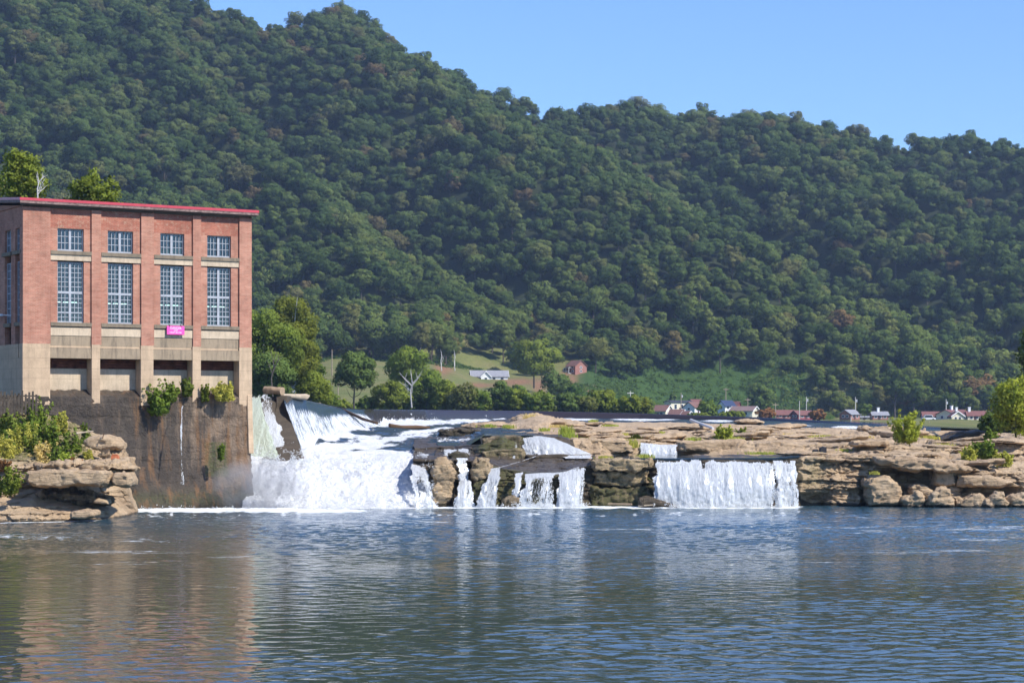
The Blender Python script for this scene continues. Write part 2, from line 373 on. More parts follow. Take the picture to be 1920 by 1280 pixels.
rot = rng.uniform(0, 6.28, n); ppy = HY-(Z+8*sc_-CAMZ)*F/P[:, 1]
# the nearest ones one can see stand singly, the rest is one mass
infr = (ppx > -15)&(ppx < 1935)&(ppy > 0)&(ppy < 790)&~((ppx > 45)&(ppx < 470)&(ppy > 385))&~((ppx < 45)&(ppy > 372))
score = np.where(infr, sc_/P[:, 1], 0)
# front of the wood in each column: a tree is hidden if a nearer one overlaps it
order = np.argsort(P[:, 1]); vis = np.zeros(n, bool); occ = np.full(2000, 9999.0)
for i in order:
    a, b = int(np.clip(ppx[i]-3.0*F/P[i, 1]*sc_[i], 0, 1999)), int(np.clip(ppx[i]+3.0*F/P[i, 1]*sc_[i], 1, 2000))
    if b <= a: continue
    topy = HY-(Z[i]+13*sc_[i]-CAMZ)*F/P[i, 1]
    if infr[i] and topy < np.median(occ[a:b])-8: vis[i] = True
    occ[a:b] = np.minimum(occ[a:b], topy+6)
cand = np.where(vis)[0]; cand = cand[np.argsort(-score[cand])][:288]
single = np.zeros(n, bool); single[cand] = True
ZONES = [(0, 470, 'behind the red-roofed brick powerhouse'), (470, 700, 'above the grass meadow behind the falls'),
         (700, 880, 'behind the bare white-limbed tree'), (880, 1060, 'behind the grey-roofed white gabled house'),
         (1060, 1230, 'by the small brick hill house'), (1230, 1480, 'above the cluster of white village houses'),
         (1480, 1700, 'behind the low ranch houses'), (1700, 1930, 'behind the long cream house')]
KINDS = ['round-crowned', 'broad spreading', 'tall oval', 'narrow columnar', 'large domed', 'low round', 'small slender', 'full-crowned']
protos = []
for i in cand:
    v = int(var[i]); px = ppx[i]; zn = next((t for a, b, t in ZONES if px < b), ZONES[-1][2])
    zi = next((q for q in ZONES if px < q[1]), ZONES[-1]); half = 'left' if px < (zi[0]+zi[1])/2 else 'right'
    hgt = '%s part, %s' % (half, 'at its foot' if ppy[i] > 640 else 'low down' if ppy[i] > 540 else 'midway up' if ppy[i] > 330 else 'near the top')
    g = 'hillside trees '+zn
    e = empty('forest_tree', (P[i, 0], P[i, 1], Z[i]-0.6), rot[i], '%s tree %s, %s' % (KINDS[v], zn, hgt), 'tree', 'wooded hillside trees')
    e.scale = (sc_[i],)*3
    cr = link('crown', VAR[v][0], e); link('trunk', VAR[v][1], e)
    if v not in [p[0] for p in protos]: protos.append((v, cr))
protos = dict(protos)
# the rest: one object that scatters the same crowns
R_ = ~single; Pm = P[R_]; Zm = Z[R_]
me = bpy.data.meshes.new('forest'); me.vertices.add(len(Pm)); me.vertices.foreach_set('co', np.stack([Pm[:, 0], Pm[:, 1], Zm-1.0-2.2*(Pm[:, 1] > 1255)], -1).astype(np.float32).ravel())
for nm, typ, dat in (('vi', 'INT', var[R_]), ('sc', 'FLOAT', sc_[R_]), ('ro', 'FLOAT', rot[R_])):
    a = me.attributes.new(nm, typ, 'POINT'); a.data.foreach_set('value', np.asarray(dat, np.int32 if typ == 'INT' else np.float32))
def scatter_group(name, objs):
    g = bpy.data.node_groups.new(name, 'GeometryNodeTree')
    g.interface.new_socket('Geometry', in_out='INPUT', socket_type='NodeSocketGeometry'); g.interface.new_socket('Geometry', in_out='OUTPUT', socket_type='NodeSocketGeometry')
    gi = g.nodes.new('NodeGroupInput'); go = g.nodes.new('NodeGroupOutput'); iop = g.nodes.new('GeometryNodeInstanceOnPoints')
    gg = g.nodes.new('GeometryNodeGeometryToInstance')
    for o in reversed(objs):
        oi = g.nodes.new('GeometryNodeObjectInfo'); oi.inputs['Object'].default_value = o; oi.inputs['As Instance'].default_value = True
        g.links.new(oi.outputs['Geometry'], gg.inputs[0]) if False else None
        objs_links.append(oi)
    jn = g.nodes.new('GeometryNodeJoinGeometry')
    for oi in objs_links: g.links.new(oi.outputs['Geometry'], jn.inputs[0])
    objs_links.clear()
    def na(nm, typ):
        q = g.nodes.new('GeometryNodeInputNamedAttribute'); q.data_type = typ; q.inputs['Name'].default_value = nm
        return [s for s in q.outputs if s.enabled and s.name == 'Attribute'][0]
    g.links.new(gi.outputs[0], iop.inputs['Points']); g.links.new(jn.outputs[0], iop.inputs['Instance']); iop.inputs['Pick Instance'].default_value = True
    g.links.new(na('vi', 'INT'), iop.inputs['Instance Index']); g.links.new(na('sc', 'FLOAT'), iop.inputs['Scale'])
    cx = g.nodes.new('ShaderNodeCombineXYZ'); g.links.new(na('ro', 'FLOAT'), cx.inputs[2]); g.links.new(cx.outputs[0], iop.inputs['Rotation'])
    g.links.new(iop.outputs[0], go.inputs[0]); return g
objs_links = []
fo = link('forest', me); tag(fo, 'dense green wood covering the steep hillside up to the ridge', 'forest', kind='stuff')
md = fo.modifiers.new('scatter', 'NODES'); md.node_group = scatter_group('forest_scatter', [protos.get(v, list(protos.values())[0]) for v in range(8)])
# ---------------------------------------------------------------- brick powerhouse, local frame: x along the front, y inward, z up
AZ = math.atan2(0.5158, 0.8567); BX0, BY0 = -0.22925*130, 130.0
def S(px): q = (px-960)/F; return (130*q-BX0)/(0.8567-0.5158*q)
def fz(px, py): return CAMZ+(HY-py)*(130+0.5158*S(px))/F
def loc(s, t, z=0): return (BX0+0.8567*s-0.5158*t, BY0+0.5158*s+0.8567*t, z)
W_ = S(472.0)
def brick_mat(name, c1, c2, mort, weather):
    m = M(name); o = m.coord('Object'); sx = m.n('SeparateXYZ', {0: o}).outputs
    u = m.math('ADD', sx[0], sx[1]); v = m.n('CombineXYZ', {0: u, 1: sx[2], 2: 0.0}).outputs[0]
    b = m.n('TexBrick', {'Vector': v, 'Color1': (*c1, 1), 'Color2': (*c2, 1), 'Mortar': (*mort, 1), 'Scale': 1.0, 'Mortar Size': 0.008, 'Brick Width': 0.21, 'Row Height': 0.075})
    n1 = m.noise(o, 1.3, 6, 0.65); n2 = m.noise(m.coord('Object', (1.2, 1.2, 9)), 1.0, 5, 0.7); n3 = m.noise(o, 5.0, 5, 0.75)
    c = m.mix(1.0, b.outputs[0], m.ramp(n1, [(0.25, 0.72), (0.5, 1.0), (0.75, 1.18)]), 'MULTIPLY')
    c = m.mix(1.0, c, m.ramp(n2, [(0.3, 0.82), (0.7, 1.15)]), 'MULTIPLY')
    c = m.mix(m.ramp(n3, [(0.52, 0.0), (0.78, weather)]), c, (0.50, 0.38, 0.27))
    st_ = m.noise(m.coord('Object', (1.6, 1.6, .12)), 1.2, 5, .65); c = m.mix(m.ramp(st_, [(.56, 0.0), (.76, .5)]), c, (.16, .09, .065)); lp = m.noise(o, .35, 3, .5); c = m.mix(1.0, c, m.ramp(lp, [(.35, (.86, .80, .78)), (.65, (1.08, 1.08, 1.05))]), 'MULTIPLY')
    return m.done(m.pbr(c, 0.9, m.bump(b.outputs['Fac'], 0.25, -0.01, m.bump(n3, 0.4, 0.01)), 0.15))
brick_m = brick_mat('red_brick', (0.42, 0.168, 0.108), (0.50, 0.228, 0.155), (0.44, 0.33, 0.26), 0.42)
brick_worn = brick_mat('worn_brick', (0.36, 0.105, 0.07), (0.45, 0.155, 0.10), (0.40, 0.27, 0.2), 1.0)
def conc_mat(name, base, streak=0.6):
    m = M(name); o = m.coord('Object'); n1 = m.noise(o, 0.8, 7, 0.65); n2 = m.noise(m.coord('Object', (2.5, 2.5, 0.35)), 1.5, 6, 0.7); n3 = m.noise(o, 14, 4, 0.7)
    lines = m.math('FRACT', m.math('MULTIPLY', m.n('SeparateXYZ', {0: o}).outputs[2], 1.6))
    ln = m.math('LESS_THAN', lines, 0.05)
    c = m.mix(1.0, (*base, 1), m.ramp(n1, [(0.3, 0.78), (0.7, 1.12)]), 'MULTIPLY')
    c = m.mix(m.math('MULTIPLY', m.ramp(n2, [(0.48, 0.0), (0.72, 1.0)]), streak), c, (0.12, 0.10, 0.075))
    c = m.mix(m.math('MULTIPLY', ln, 0.3), c, (0.2, 0.15, 0.1)); c = m.mix(1.0, c, m.ramp(n3, [(0.2, 0.85), (0.8, 1.1)]), 'MULTIPLY')
    return m.done(m.pbr(c, 0.9, m.bump(n3, 0.35, 0.02), 0.2))
conc = conc_mat('tan_concrete', (0.56, 0.41, 0.27), 0.35); conc_l = conc_mat('pale_concrete', (0.60, 0.48, 0.34), 0.4); conc_d = conc_mat('stained_concrete', (0.36, 0.28, 0.19), 0.85)
ledge_m = conc_mat('grimy_ledge', (0.25, 0.20, 0.14), 0.8)
redroof = plain('red_metal', (0.52, 0.07, 0.09), 0.35, 0.05); fasc = plain('weathered_fascia', (0.22, 0.15, 0.13), 0.8, 0.25, 6); soffit_m = plain('soffit', (0.12, 0.10, 0.08), 0.85)
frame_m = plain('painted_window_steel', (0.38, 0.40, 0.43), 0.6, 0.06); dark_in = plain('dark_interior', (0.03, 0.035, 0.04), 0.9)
m = M('window_glass'); g = m.n('BsdfGlossy', {'Color': (0.8, 0.8, 0.8, 1), 'Roughness': 0.05}).outputs[0]; tr = m.n('BsdfTransparent', {'Color': (0.42, 0.55, 0.55, 1)}).outputs[0]
glass = m.done(m.n('MixShader', {0: 0.10, 1: tr, 2: g}).outputs[0])
m = M('frosted_glass'); frost = m.done(m.pbr((0.17, 0.18, 0.19, 1), 0.5))
board_m = plain('plywood_board', (0.50, 0.36, 0.20), 0.8, 0.1)
m = M('lamp_tube'); em = m.n('Emission', {'Color': (1, 0.97, 0.85, 1), 'Strength': 6.0}).outputs[0]; tube_m = m.done(em)
rust_shade_m = plain('rusty_beam_and_shade', (0.16, 0.055, 0.03), 0.9, 0.3, 2.0)

PH = empty('powerhouse', (BX0, BY0, 0), AZ, 'tall red brick powerhouse on a dark stone footing beside the falls', 'powerhouse')
zl = lambda py: fz(134, py)
ZT = fz(43, 384); ZB = fz(45, 643.5); DEP = 13.0; RB, RW, RO = 0.13, 0.33, 0.95
z_wt, z_wb, z_l1, z_l2 = zl(428.5), zl(470), zl(477.5), zl(488.5)
z_mt, z_mb, z_s2, z_p1, z_p2 = zl(491), zl(604.5), zl(611.5), zl(629), zl(645)
z_ot, z_o1 = fz(134, 671.5), fz(134, 733); z_base = fz(43, 752)
BAY = [(95, 172), (190, 265), (289, 362), (377, 449)]; WIN = [(109, 158.5), (203.5, 251), (302, 347), (390, 434.7)]
BAY = [(S(a), S(b)) for a, b in BAY]; WIN = [(S(a), S(b)) for a, b in WIN]; OPN = [(S(a), S(b)) for a, b in [(93.8, 172), (187.5, 264), (287.5, 361), (376.5, 448.5)]]
# brick: piers, and walls round the windows
b = MB(); edges = [0]+[e for q in BAY for e in q]+[W_]
for i in range(0, len(edges), 2): b.box(edges[i], edges[i+1], 0, 0.5, ZB, ZT)
b.build('brick_pier', brick_m, PH)
b = MB(); bw = MB()
for (x0, x1), (w0, w1) in zip(BAY, WIN):
    bw.box(x0, x1, RB, 0.5, z_wt, ZT)
    for a, c in ((x0, w0), (w1, x1)):
        b.box(a, c, RB, 0.5, z_wb-0.02, z_wt-0.002); b.box(a, c, RB, 0.5, z_s2-0.05, z_l2)
b.build('brick_wall', brick_m, PH); o = bw.build('brick_frieze', brick_worn, PH); o["label"] = 'worn flaking darker brick band under the eaves'
# side walls and back
b = MB(); SW = [(0.62, 1.9), (2.7, 3.95), (6.2, 7.5), (8.3, 9.6)]
ys_ = [0.5]+[e for q in SW for e in q]+[DEP-0.4]
for i in range(0, len(ys_), 2): b.box(0.0 if ys_[i] == 0.5 else RB, 0.45, ys_[i], ys_[i+1], ZB, ZT)
for y0, y1 in SW: b.box(RB, 0.45, y0, y1, z_wt, ZT); 
b.box(W_-0.45, W_, 0.5, DEP-0.4, ZB, ZT); b.box(0, W_, DEP-0.4, DEP, ZB, ZT)
b.prismx([(0.4, ZT), (DEP/2, ZT+0.52), (DEP-0.4, ZT)], 0.05, 0.40); b.prismx([(0.4, ZT), (DEP/2, ZT+0.52), (DEP-0.4, ZT)], W_-0.4, W_-0.05)
b.build('side_wall', brick_m, PH)
# concrete: sills, lintels, panels, base
led = MB(); pan = MB(); pan2 = MB(); lin = MB()
for (x0, x1) in BAY:
    led = MB(); pan = MB(); pan2 = MB(); lin = MB()
    led.box(x0+.003, x1-.003, -0.03, 0.48, z_l1, z_wb-.022); lin.box(x0+.003, x1-.003, 0.05, 0.48, z_l2+.002, z_l1-.002)
    led.box(x0+.003, x1-.003, -0.03, 0.48, z_s2, z_mb); pan.box(x0+.003, x1-.003, 0.06, 0.6, z_p1, z_s2-.055); pan2.box(x0+.003, x1-.003, 0.10, 0.6, z_p2-.1, z_p1-.002)
    l2 = MB(); l2.v = led.v[8:]; l2.f = [tuple(i-8 for i in f) for f in led.f[6:]]; led.v = led.v[:8]; led.f = led.f[:6]
    led.build('window_ledge', ledge_m, PH); l2.build('window_ledge', ledge_m, PH); lin.build('lintel', conc_l, PH); pan.build('concrete_panel', conc_l, PH)
    o = pan2.build('concrete_panel', conc_d, PH); o["label"] = 'grimy darker concrete panel'
for y0, y1 in SW[:2]:
    led = MB(); led.box(-0.0, 0.45, y0-.25, y1+.25, z_l1, z_wb-.02); led.build('window_ledge', ledge_m, PH); led = MB(); led.box(0.03, 0.45, y0, y1, z_s2, z_mb); led.build('window_ledge', ledge_m, PH)
b = MB(); b.box(-0.02, W_+0.01, 0.103, 0.7, z_ot, ZB-.003)
for (x0, x1) in BAY: pass
xs = [-0.02]+[e for q in OPN for e in q]+[W_+0.01]
for i in range(0, len(xs), 2):
    zb = z_base if i == 0 else fz(240, 742); b.box(xs[i], xs[i+1], -0.015, 0.9, zb-0.6, z_ot)
    b.box(xs[i], xs[i+1], -0.015, 0.10, z_ot+.002, ZB-.004)
b.build('concrete_base', conc, PH)
b = MB()
for i in range(4):
    x0, x1 = OPN[i]; b.box(x0+.004, x1-.004, 0.02, 0.10, z_ot+.001, ZB-.2)
o = b.build('stained_band', conc_d, PH); o["label"] = 'dark stained concrete above the water openings'
b = MB(); b.box(-0.02, 0.45, 0.9, DEP, z_base-2, ZB); b.box(W_-.4, W_, 0.9, DEP, z_base-2, ZB); b.box(0, W_, DEP-.4, DEP-.02, z_base-2, ZB)
b.box(0.45, W_-.4, 0.95, DEP-.4, z_ot, ZB-.3); b.build('base_wall', conc, PH)
# water openings: back wall, rusty beams, rust-brown panels with the shade of the top painted in
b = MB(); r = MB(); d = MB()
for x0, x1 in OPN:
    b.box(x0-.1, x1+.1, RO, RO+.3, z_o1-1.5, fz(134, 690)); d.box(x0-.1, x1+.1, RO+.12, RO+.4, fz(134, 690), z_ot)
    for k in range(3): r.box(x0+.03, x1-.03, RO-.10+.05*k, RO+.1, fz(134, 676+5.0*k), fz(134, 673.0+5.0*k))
b.build('opening_wall', conc_l, PH); r.build('wooden_beam', rust_shade_m, PH); d.build('opening_shade', rust_shade_m, PH)
# windows
def window(w0, w1, zb, zt, cols, rows, side=False, trans=None, board=False, rows2=None):
    """cols = panes per leaf (two leaves); trans: height of the transom; rows/rows2 above/below it"""
    f = MB(); y = RW; t = 0.035
    def bar(x0, x1, z0, z1, dy=0.0): f.box(x0, x1, y-0.05-dy, y+0.02, z0, z1)
    bar(w0, w0+.07, zb, zt); bar(w1-.07, w1, zb, zt); bar(w0+.07, w1-.07, zb, zb+.09); bar(w0+.07, w1-.07, zt-.07, zt)
    mx = w0+(w1-w0)*0.5; bar(mx-.075, mx+.075, zb+.09, zt-.07, .012)
    segs = [(zb+.09, zt-.07, rows)]
    if trans:
        zt2 = zb+.62; bar(w0+.07, w1-.07, trans-.07, trans+.07, .02); bar(w0+.07, w1-.07, zt2-.04, zt2+.04, .005)
        segs = [(zb+.09, zt2-.04, 2), (zt2+.04, trans-.07, rows2), (trans+.07, zt-.07, rows)]
    for x0, x1 in ((w0+.07, mx-.075), (mx+.075, w1-.07)):
        for k in range(1, cols): xx = x0+(x1-x0)*k/cols; f.box(xx-t/2, xx+t/2, y-.03, y+.01, zb+.09, zt-.07)
        for z0, z1, rr in segs:
            for k in range(1, rr): q = z0+(z1-z0)*k/rr; f.box(x0, x1, y-.032, y+.012, q-t/2, q+t/2)
    wo_ = f.build('window', frame_m, PH); g = MB(); g.box(w0+.03, w1-.03, y+.022, y+.03, zb+.05, zt-.03); g.build('pane', glass, wo_)
    if trans: q = MB(); q.box(w0+.06, w1-.06, y+.05, y+.07, zb+.06, zt2); q.build('frosted_pane', frost, wo_)
    if trans:
        for k in range(3):
            q = MB(); xa = w0+.02+(0, .62, 1.06)[k]; q.tube([(xa, y+.55, zb+1.28), (xa+.42, y+.55, zb+1.28)], .035, 8); q.build('lamp_tube', tube_m, wo_)
    if board: q = MB(); q.box(w0+.06, w1-.06, y+.04, y+.06, zb+.05, zb+.50); q.build('board', board_m, wo_)
    return wo_
for i, (w0, w1) in enumerate(WIN):
    window(w0, w1, z_wb, z_wt, 3, 3, board=(i == 2)); window(w0, w1, z_mb, z_mt, 3, 6, trans=zl(548), rows2=4)
for y0, y1 in SW[:2]:
    for zb, zt in ((z_wb, z_wt), (z_mb, z_mt)):
        f = MB(); x = 0.33
        for a, c in ((y0, y0+.07), ((y0+y1)/2-.05, (y0+y1)/2+.05), (y1-.07, y1)): f.box(x-.05, x+.02, a, c, zb, zt)
        k = int((zt-zb)/.45)
        for q in range(k+1): zq = zb+(zt-zb)*q/k; f.box(x-.04, x+.015, y0, y1, zq-.03, zq+.03)
        for a in (.25, .75): yy = y0+(y1-y0)*a; f.box(x-.03, x+.01, yy-.018, yy+.018, zb, zt)
        wo_ = f.build('window', frame_m, PH); g = MB(); g.box(x+.022, x+.03, y0+.03, y1-.03, zb, zt); g.build('pane', glass, wo_)
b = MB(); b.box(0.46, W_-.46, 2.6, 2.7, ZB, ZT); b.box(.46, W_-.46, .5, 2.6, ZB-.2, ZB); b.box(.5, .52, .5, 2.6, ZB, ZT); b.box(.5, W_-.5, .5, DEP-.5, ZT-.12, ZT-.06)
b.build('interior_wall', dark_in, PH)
# roof
z0 = fz(43, 381.5); e1, e2 = 0.42, 0.33
b = MB(); y0, y1 = -e1, DEP+e1; xm0, xm1 = -e2, W_+e2; yr = DEP/2; rise = .085*(yr+e1)
b.prismx([(y0+.02, z0), (yr, z0+rise), (y1-.02, z0), (y1-.02, z0+.16), (yr, z0+rise+.16), (y0+.02, z0+.16)], xm0+.02, xm1-.02)
b.build('roof_slab', fasc, PH)
b = MB(); b.prismx([(y0, z0+.165), (yr, z0+rise+.165), (y1, z0+.165), (y1, z0+.33), (yr, z0+rise+.33), (y0, z0+.33)], xm0, xm1)
rf = b.build('roof', redroof, PH)
b = MB(); b.box(xm0+.1, xm1-.1, y0+.1, 0.0, z0-.06, z0-.01); b.box(0, W_, 0.0, .5, ZT-.1, z0-.0); b.build('soffit', soffit_m, PH)
# pipe on the shaded side wall
b = MB(); b.tube([(-0.5, 2.5, zl(590)), (-.5, 6.5, zl(588))], 0.07, 8); b.tube([(-.5, 2.6, zl(590)), (0.1, 2.6, zl(590))], .04, 6); b.build('pipe', plain('galvanised_pipe', (.75, .78, .8), .4), PH)

# ---- layered stone under the powerhouse
def strata(x, z, seed=0, amp=0.35, lay=0.36, jit=1.6, vz=0.25):
    """horizontal offset of each bed of rock: beds of uneven thickness, broken into blocks"""
    x = np.asarray(x, float); z = np.asarray(z, float)
    zw = z+fbm(x/5.0, 0, 0, 3, seed+1)*vz
    k = np.floor(zw/lay+0.35*vnoise(zw*2.3, 7.7, 0, seed+2)); kk = k+fbm(x/9, k*3.1, 0, 2, seed+3)*0.0
    cell_w = 1.2+3.2*_h(k, 0*k, 0*k, seed+4); cx = x/cell_w+10*_h(k, 0*k+1, 0*k, seed+5)
    cx = cx+0.15*vnoise(z*3, x*.3, 0, seed+8); ci = np.floor(cx); fr = cx-ci
    base = _h(k, 0*k+2, 0*k, seed+6)-0.5; blk = _h(k, ci, 0*k, seed+7)-0.5
    joint = -0.55*np.exp(-(np.minimum(fr, 1-fr)*cell_w/0.05)**2)
    fz_ = zw/lay-np.floor(zw/lay); bed = -0.35*np.exp(-(np.minimum(fz_, 1-fz_)*lay/0.035)**2)
    return amp*(base*0.9+blk*0.8+joint*0.5+bed*0.6)
def rock_mat(name, c1, c2, c3, wetc, mossc=(0.07, 0.085, 0.02), vert=False):
    """dry sandstone; attributes: wet 0..1, moss 0..1"""
    m = M(name); o = m.geo(); n1 = m.noise(o, 0.55, 7, 0.65); n2 = m.noise(m.geo((1, 1, 1.0 if vert else 6)), 1.1, 7, 0.7); n3 = m.noise(o, 7.0, 6, 0.75); n4 = m.noise(m.geo((1, 1, .13 if vert else .5)), 2.0, 6, .68)
    c = m.ramp(n1, [(0.3, c1), (0.5, c2), (0.72, c3)])
    c = m.mix(1.0, c, m.ramp(n2, [(0.3, 0.76), (0.5, 1.0), (0.7, 1.12)]), 'MULTIPLY')
    c = m.mix(m.ramp(n4, [(0.50 if vert else 0.56, 0.0), (0.66 if vert else 0.74, 0.85 if vert else 0.42)]), c, (0.035, 0.03, 0.026) if vert else (0.13, 0.115, 0.10))
    c = m.mix(m.ramp(n3, [(0.6, 0.0), (0.8, 0.5)]), c, (0.46, 0.39, 0.31))
    wet = m.attr('wet'); wn = m.math('MULTIPLY_ADD', m.math('SUBTRACT', n4, 0.5), 0.9, wet, clamp=True)
    wm = m.ramp(wn, [(0.32, 0.0), (0.55, 1.0)])
    wcol = m.mix(m.ramp(n2, [(0.35, 0.0), (0.65, 1.0)]), wetc, tuple(x*2.1 for x in wetc)); c = m.mix(wm, c, wcol)
    mo = m.math('MULTIPLY', m.attr('moss'), m.ramp(n3, [(0.38, 0.0), (0.55, 1.0)])); c = m.mix(mo, c, mossc)
    ru = m.math('MULTIPLY', m.attr('rust'), m.ramp(m.noise(m.geo((1.3, 1.3, 0.16)), 1.6, 5, 0.6), [(0.51, 0.0), (0.68, 0.85)])); c = m.mix(ru, c, (0.22, 0.115, 0.05))
    rough = m.math('MULTIPLY_ADD', wm, -0.5, 0.92)
    h = m.math('ADD', m.math('MULTIPLY', n3, 0.6), n2)
    return m.done(m.pbr(c, rough, m.bump(h, 1.0, 0.22), 0.35))
rock_m = rock_mat('sandstone', (0.37, 0.255, 0.155), (0.55, 0.395, 0.24), (0.63, 0.475, 0.31), (0.062, 0.047, 0.030), (0.11, 0.125, 0.028))
wall_rock = rock_mat('stained_stone', (0.12, 0.088, 0.062), (0.19, 0.138, 0.096), (0.33, 0.235, 0.155), (0.046, 0.036, 0.027), (0.075, 0.09, 0.025), True)
ns, nz_ = 420, 190; ss = np.linspace(-3.0, W_-0.05, ns); zt_ = np.full(ns, fz(240, 744)); zt_ = np.where(ss > S(449), fz(455, 752), zt_)
tt = np.linspace(0, 1, nz_); SS, TT = np.meshgrid(ss, tt); ZZ = -0.8+(zt_[None, :]+0.8)*TT
_fv, _fe = facets(SS/1.1, 0*SS, ZZ/.5, 34); off = strata(SS, ZZ, 31, 0.045, 0.95, 1.6, .06)+fbm(SS/.6, ZZ/.6, 0, 5, 32)*0.06+_fv*.045-_fe*.01
bat = 0.55*(1-TT)**1.2; low = np.exp(-((ZZ-0.3)/0.9)**2)*0.45; yo = 0.0-bat-low-off*1.0
yo = np.where(SS > W_-0.5, yo+((SS-(W_-.5))/.5)**3*.35, yo)
# top rows fold back to make the ledge under the openings
V = np.stack([SS, yo, ZZ], -1)
rows = [V]
for dy, up in ((0.03, .02), (0.25, .12), (0.6, .3), (1.0, .46)):
    r_ = V[-1].copy(); r_[:, 1] = 0.02+dy; inb = np.zeros(ns)
    for a, c in OPN: inb = np.maximum(inb, (ss > a-.05)&(ss < c+.05))
    r_[:, 2] += np.where(inb > 0, up+fbm(ss*3, dy*5, 0, 3, 4)*.1, -0.05); rows.append(r_[None])
V = np.concatenate(rows, 0); nr = V.shape[0]
# right-hand return
ret = V[:, -1:].repeat(24, 1).copy(); ret[:, :, 1] += np.linspace(0.02, 13, 24)[None, :]; ret[:, :, 0] += fbm(ret[:, :, 1]/1.2, ret[:, :, 2]/.5, 0, 4, 8)*.25
V = np.concatenate([V, ret], 1); nc = V.shape[1]; sx, szz = V[..., 0], V[..., 2]
wet = np.clip(0.62-sstep(9.5, 14, sx)*0.42+.12*fbm(sx/.5, szz/4, 0, 3, 77), 0, 1)+np.exp(-((szz-0.4)/1.0)**2)*.6
moss = np.exp(-((szz-.6)/.5)**2)*.5+((np.abs(sx-12.6) < .8)&(szz > 2)&(szz < 4.2))*.7; rust = sstep(5, 8, sx)*(1.0-sstep(.2, .9, szz)*0.15)+.3
wl = npmesh('footing_wall', V.reshape(-1, 3), gridq(nr, nc), wall_rock, True, attrs={'wet': np.clip(wet, 0, 1).ravel(), 'moss': np.clip(moss, 0, 1).ravel(), 'rust': np.clip(rust, 0, 1).ravel()})
o = link('footing_wall', wl, PH); o["label"] = 'dark wet layered stone footing streaked with rust'
# low-angle remnants of pale plaster at the right corner
b = MB(); b.prismx([(-.06, fz(455, 740)), (-.32, fz(455, 850)), (.6, fz(455, 850)), (.6, fz(455, 740))], W_-.34, W_+.012); b.build('corner_pier', conc, PH, bevel=.03)

# ---- pink sign hung under the third window
c0 = S(311.5); c1 = S(344.5); zt1, zb1 = fz(328, 611), fz(328, 627.5)
SG = empty('sign', loc(c0, 0, 0), AZ, 'bright pink rectangular warning sign with white lettering hanging below a powerhouse window', 'sign')
pk = plain('pink_board', (0.85, 0.10, 0.42), 0.5, 0.03); wh = plain('white_lettering', (0.9, 0.85, 0.88), 0.5, 0.02); blk_m = plain('black_hook', (0.02, 0.02, 0.02), 0.5)
b = MB(); b.box(0, c1-c0, -0.13, -0.10, zb1, zt1); b.build('board', pk, SG, bevel=.005)
for k in (.15, .8): b = MB(); b.tube([((c1-c0)*k, -.14, zt1-.05), ((c1-c0)*k, -.12, zt1+.06), ((c1-c0)*k, .0, zt1+.08)], .022, 6); b.build('hook', blk_m, SG)
def text(body, size, x, y, z, parent, mat, ext=0.004, rz=0, name='lettering', width=None):
    cu = bpy.data.curves.new(name, 'FONT'); cu.body = body; cu.size = size; cu.align_x = 'CENTER'; cu.align_y = 'CENTER'; cu.extrude = ext
    t = bpy.data.objects.new('tmp', cu); C.objects.link(t); bpy.context.view_layer.update()
    me = bpy.data.meshes.new_from_object(t.evaluated_get(bpy.context.evaluated_depsgraph_get())); bpy.data.objects.remove(t)
    me.materials.clear(); me.materials.append(mat); o = link(name, me, parent); o.location = (x, y, z); o.rotation_euler = (math.radians(90), 0, rz)
    if width:
        xs_ = [v.co.x for v in me.vertices]; o.scale = (width/(max(xs_)-min(xs_)),)+(1, 1)
    return o
mw, hh = (c1-c0)/2, zt1-zb1
text('DANGER', hh*.36, mw, -.135, zt1-hh*.27, SG, wh, width=(c1-c0)*.62); text('DAM', hh*.22, mw, -.135, zt1-hh*.52, SG, wh); text('KEEP BACK', hh*.22, mw, -.135, zt1-hh*.76, SG, wh, width=(c1-c0)*.68)
